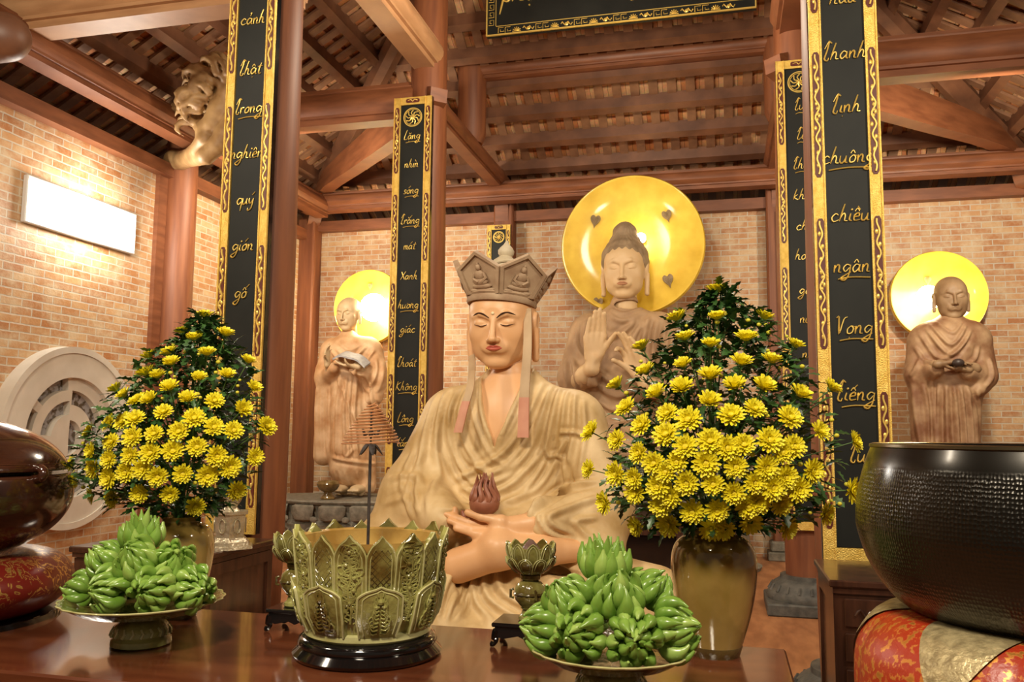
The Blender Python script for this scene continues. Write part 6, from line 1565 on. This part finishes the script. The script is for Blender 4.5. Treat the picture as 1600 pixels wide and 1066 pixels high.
# ---- round window in the left wall ----
XW = XL+.02; cT = onX(103, 541, XW+.06); cB = onX(112, 826, XW+.06); wy = (cT.y+cB.y)/2; wz = (cT.z+cB.z)/2; RW = (cT.z-cB.z)/2
WHITE = M('window_plaster', (.62, .57, .48), (.70, .65, .56), rough=.6, scale=5)
wn = bpy.data.objects.new('window_1', None); COL.objects.link(wn); wn.location = (XL, wy, wz); struct(wn)
def polar(m, r0, r1, a0, a1, x0, x1, n=None):
    n = n or max(2, int(abs(a1-a0)/radians(6))); full = abs(abs(a1-a0)-2*pi) < 1e-6; vs = []; k = n if full else n+1
    for i in range(k):
        a = a0+(a1-a0)*i/n; c_, s_ = cos(a), sin(a)
        vs += [(x0, r0*c_, r0*s_), (x0, r1*c_, r1*s_), (x1, r1*c_, r1*s_), (x1, r0*c_, r0*s_)]
    fs = []
    for i in range(n):
        o, q = i*4, ((i+1) % k)*4
        for a, b in ((0, 1), (1, 2), (2, 3), (3, 0)): fs.append((o+a, o+b, q+b, q+a))
    if not full: fs += [(0, 3, 2, 1), (n*4, n*4+1, n*4+2, n*4+3)]
    m.add(vs, fs)
m = MB(); polar(m, RW*.66, RW*.93, 0, 2*pi, 0, .12, 96); polar(m, RW*.93, RW, 0, 2*pi, 0, .135, 96); o = m.build('window_frame', WHITE, wn, angle=30)
D2 = pi/180
bands = [(.52, .66, [(95, 140), (150, 176), (275, 320), (330, 356)]), (.36, .52, [(2, 88), (182, 268)]), (.24, .40, []), (.0, .19, [])]
m = MB()
def ringband(r0, r1, holes):
    hs = sorted(holes); cur = 0
    for a, b in hs:
        if a > cur: polar(m, RW*r0, RW*r1, cur*D2, a*D2, .0, .075)
        cur = b
    if cur < 360: polar(m, RW*r0, RW*r1, cur*D2, 360*D2, .0, .075)
ringband(.52, .665, [(95, 140), (150, 176), (275, 320), (330, 356)])
ringband(.40, .52, [(4, 88), (184, 268)])
ringband(.36, .40, [(4, 88), (92, 176), (184, 268)])
ringband(.25, .36, [(92, 176), (272, 356)])
ringband(.19, .25, [])
ringband(.001, .19, [(-90+360, 360), (0, 90)] if False else [(0, 88), (272, 360)])
m.build('fretwork', WHITE, wn, angle=30)
m = MB(); m.lathe([(RW*.70, 0), (RW*.70, .01), (0, .01)], 48, mat=Matrix.Rotation(pi/2, 4, 'Y')); 
GLS = M('textured_glass', (.10, .075, .05), (.36, .35, .36), rough=.15, scale=16, coat=.4, bump=.6, bscale=30, contrast=(.45, .55))
m.build('glass_pane', GLS, wn)
# ---- glaring wall light on the left wall ----
a, b, c_, d = onX(44, 290, XL+.06), onX(212, 318, XL+.06), onX(212, 400, XL+.06), onX(44, 345, XL+.06)
yy0, yy1 = min(a.y, d.y), max(b.y, c_.y); zz0, zz1 = (c_.z+d.z)/2, (a.z+b.z)/2
t = thing('wall_light', 'glaring white rectangular light panel on the left brick wall', 'wall light', (XL, (yy0+yy1)/2, (zz0+zz1)/2))
hy, hz_ = (yy1-yy0)/2, (zz1-zz0)/2
m = MB(); m.box(.0, .05, -hy, hy, -hz_, hz_, bev=.008); m.build('housing', M('lamp_housing', (.7, .7, .68), None, rough=.4), t, smooth=False)
m = MB(); m.box(.05, .06, -hy+.03, hy-.03, -hz_+.03, hz_-.03); m.build('diffuser', M('lamp_panel', (1, .97, .9), None, emit=((1, .94, .82), 22)), t, smooth=False)
light('wall_light_glow', 'AREA', (XL+.62, (yy0+yy1)/2, (zz0+zz1)/2), 0.001, (1, .95, .85), .3) if False else None
light('wall_light_fill', 'POINT', (XL+.30, (yy0+yy1)/2, (zz0+zz1)/2), 60, (1, .95, .85), .12)  # added fill hung before the panel to brighten the wall around it
# ---- carved dragon-cloud bracket on the left wall column ----
p = onY(308, 190, 7.9)
t = thing('carved_bracket', 'pale carved scroll and cloud bracket beside the leftmost tall board, under the roof', 'bracket', (XL+.25, 7.75, 4.28))
YPL = lambda px: 7.75-.85*min(1, max(0, (px-285)/30))
OFF = lambda px, py: (onY(px, py, YPL(px))-Vector((XL+.25, 7.75, 4.28)))
CARV = M('carved_wood_pale', (.25, .135, .05), (.38, .23, .095), rough=.5, scale=9)
S = SDF((-.75, -1.2, -.75), (1.8, .22, 1.05), .015)
def oc(pts, rs, k=.03):
    P = [OFF(a, b) for a, b in pts]; S.chain([(q.x, q.y, q.z) for q in P], rs, k)
oc([(272, 250), (283, 251), (298, 246), (312, 234), (320, 218), (318, 202), (308, 190), (295, 186), (284, 192), (281, 203), (288, 210)], [.11, .10, .095, .09, .085, .08, .072, .065, .055, .045, .04], .012)
oc([(300, 250), (322, 244), (340, 228), (352, 208), (362, 190)], [.07, .08, .09, .09, .09], .02)
oc([(331, 195), (345, 172), (358, 142), (365, 112)], [.10, .11, .10, .08], .04)
rb = random.Random(4)
for i in range(64):
    f = rb.random(); px = 300+f*62+rb.uniform(-16, 8); py = 186-f*70+rb.uniform(-16, 16)
    q = OFF(px, py); a = rb.uniform(1.6, 3.4); L_ = rb.uniform(.10, .22); dy = rb.uniform(-.16, .02)
    P = [Vector((q.x, q.y+dy, q.z)), Vector((q.x+L_*.6*cos(a), q.y+dy-.04, q.z+L_*.6*sin(a)*.7)), Vector((q.x+L_*cos(a+.5), q.y+dy-.05, q.z+L_*sin(a+.5)*.8)), Vector((q.x+L_*.95*cos(a+1.0), q.y+dy-.03, q.z+L_*sin(a+1.1)*.9))]
    P = spline(P, 2); S.chain([tuple(p) for p in P], [.036, .036, .032, .028, .022, .014, .007], .006)
V, Q = S.nets(1); np_obj('carving', V, Q, [CARV], t)
# rounded beam end on the far left
p = onY(5, 60, 5.2)
t = thing('beam_end', 'rounded dark wooden beam end at the upper left corner of the picture', 'beam end', (XL+.1, 4.7, 4.1))
q = onY(8, 58, 4.7)-Vector((XL+.1, 4.7, 4.1))
S = SDF((-.3, -.25, -.6), (2.0, .25, 1.0), .016); S.chain([(0, 0, q.z-.05), (q.x*.5, 0, q.z), (q.x, 0, q.z)], [.15, .17, .17], .1); V, Q = S.nets(1); np_obj('scroll_end', V, Q, [PURL], t)
# stone plinths of the back wall posts
for x in (XC0+.02, .70, XR):
    m = MB(); m.box(x-.22, x+.22, YB-.34, YB, FZ, FZ+.10, bev=.01); m.box(x-.19, x+.19, YB-.30, YB, FZ+.10, FZ+.22, bev=.02); trim(m, STONE, smooth=False)
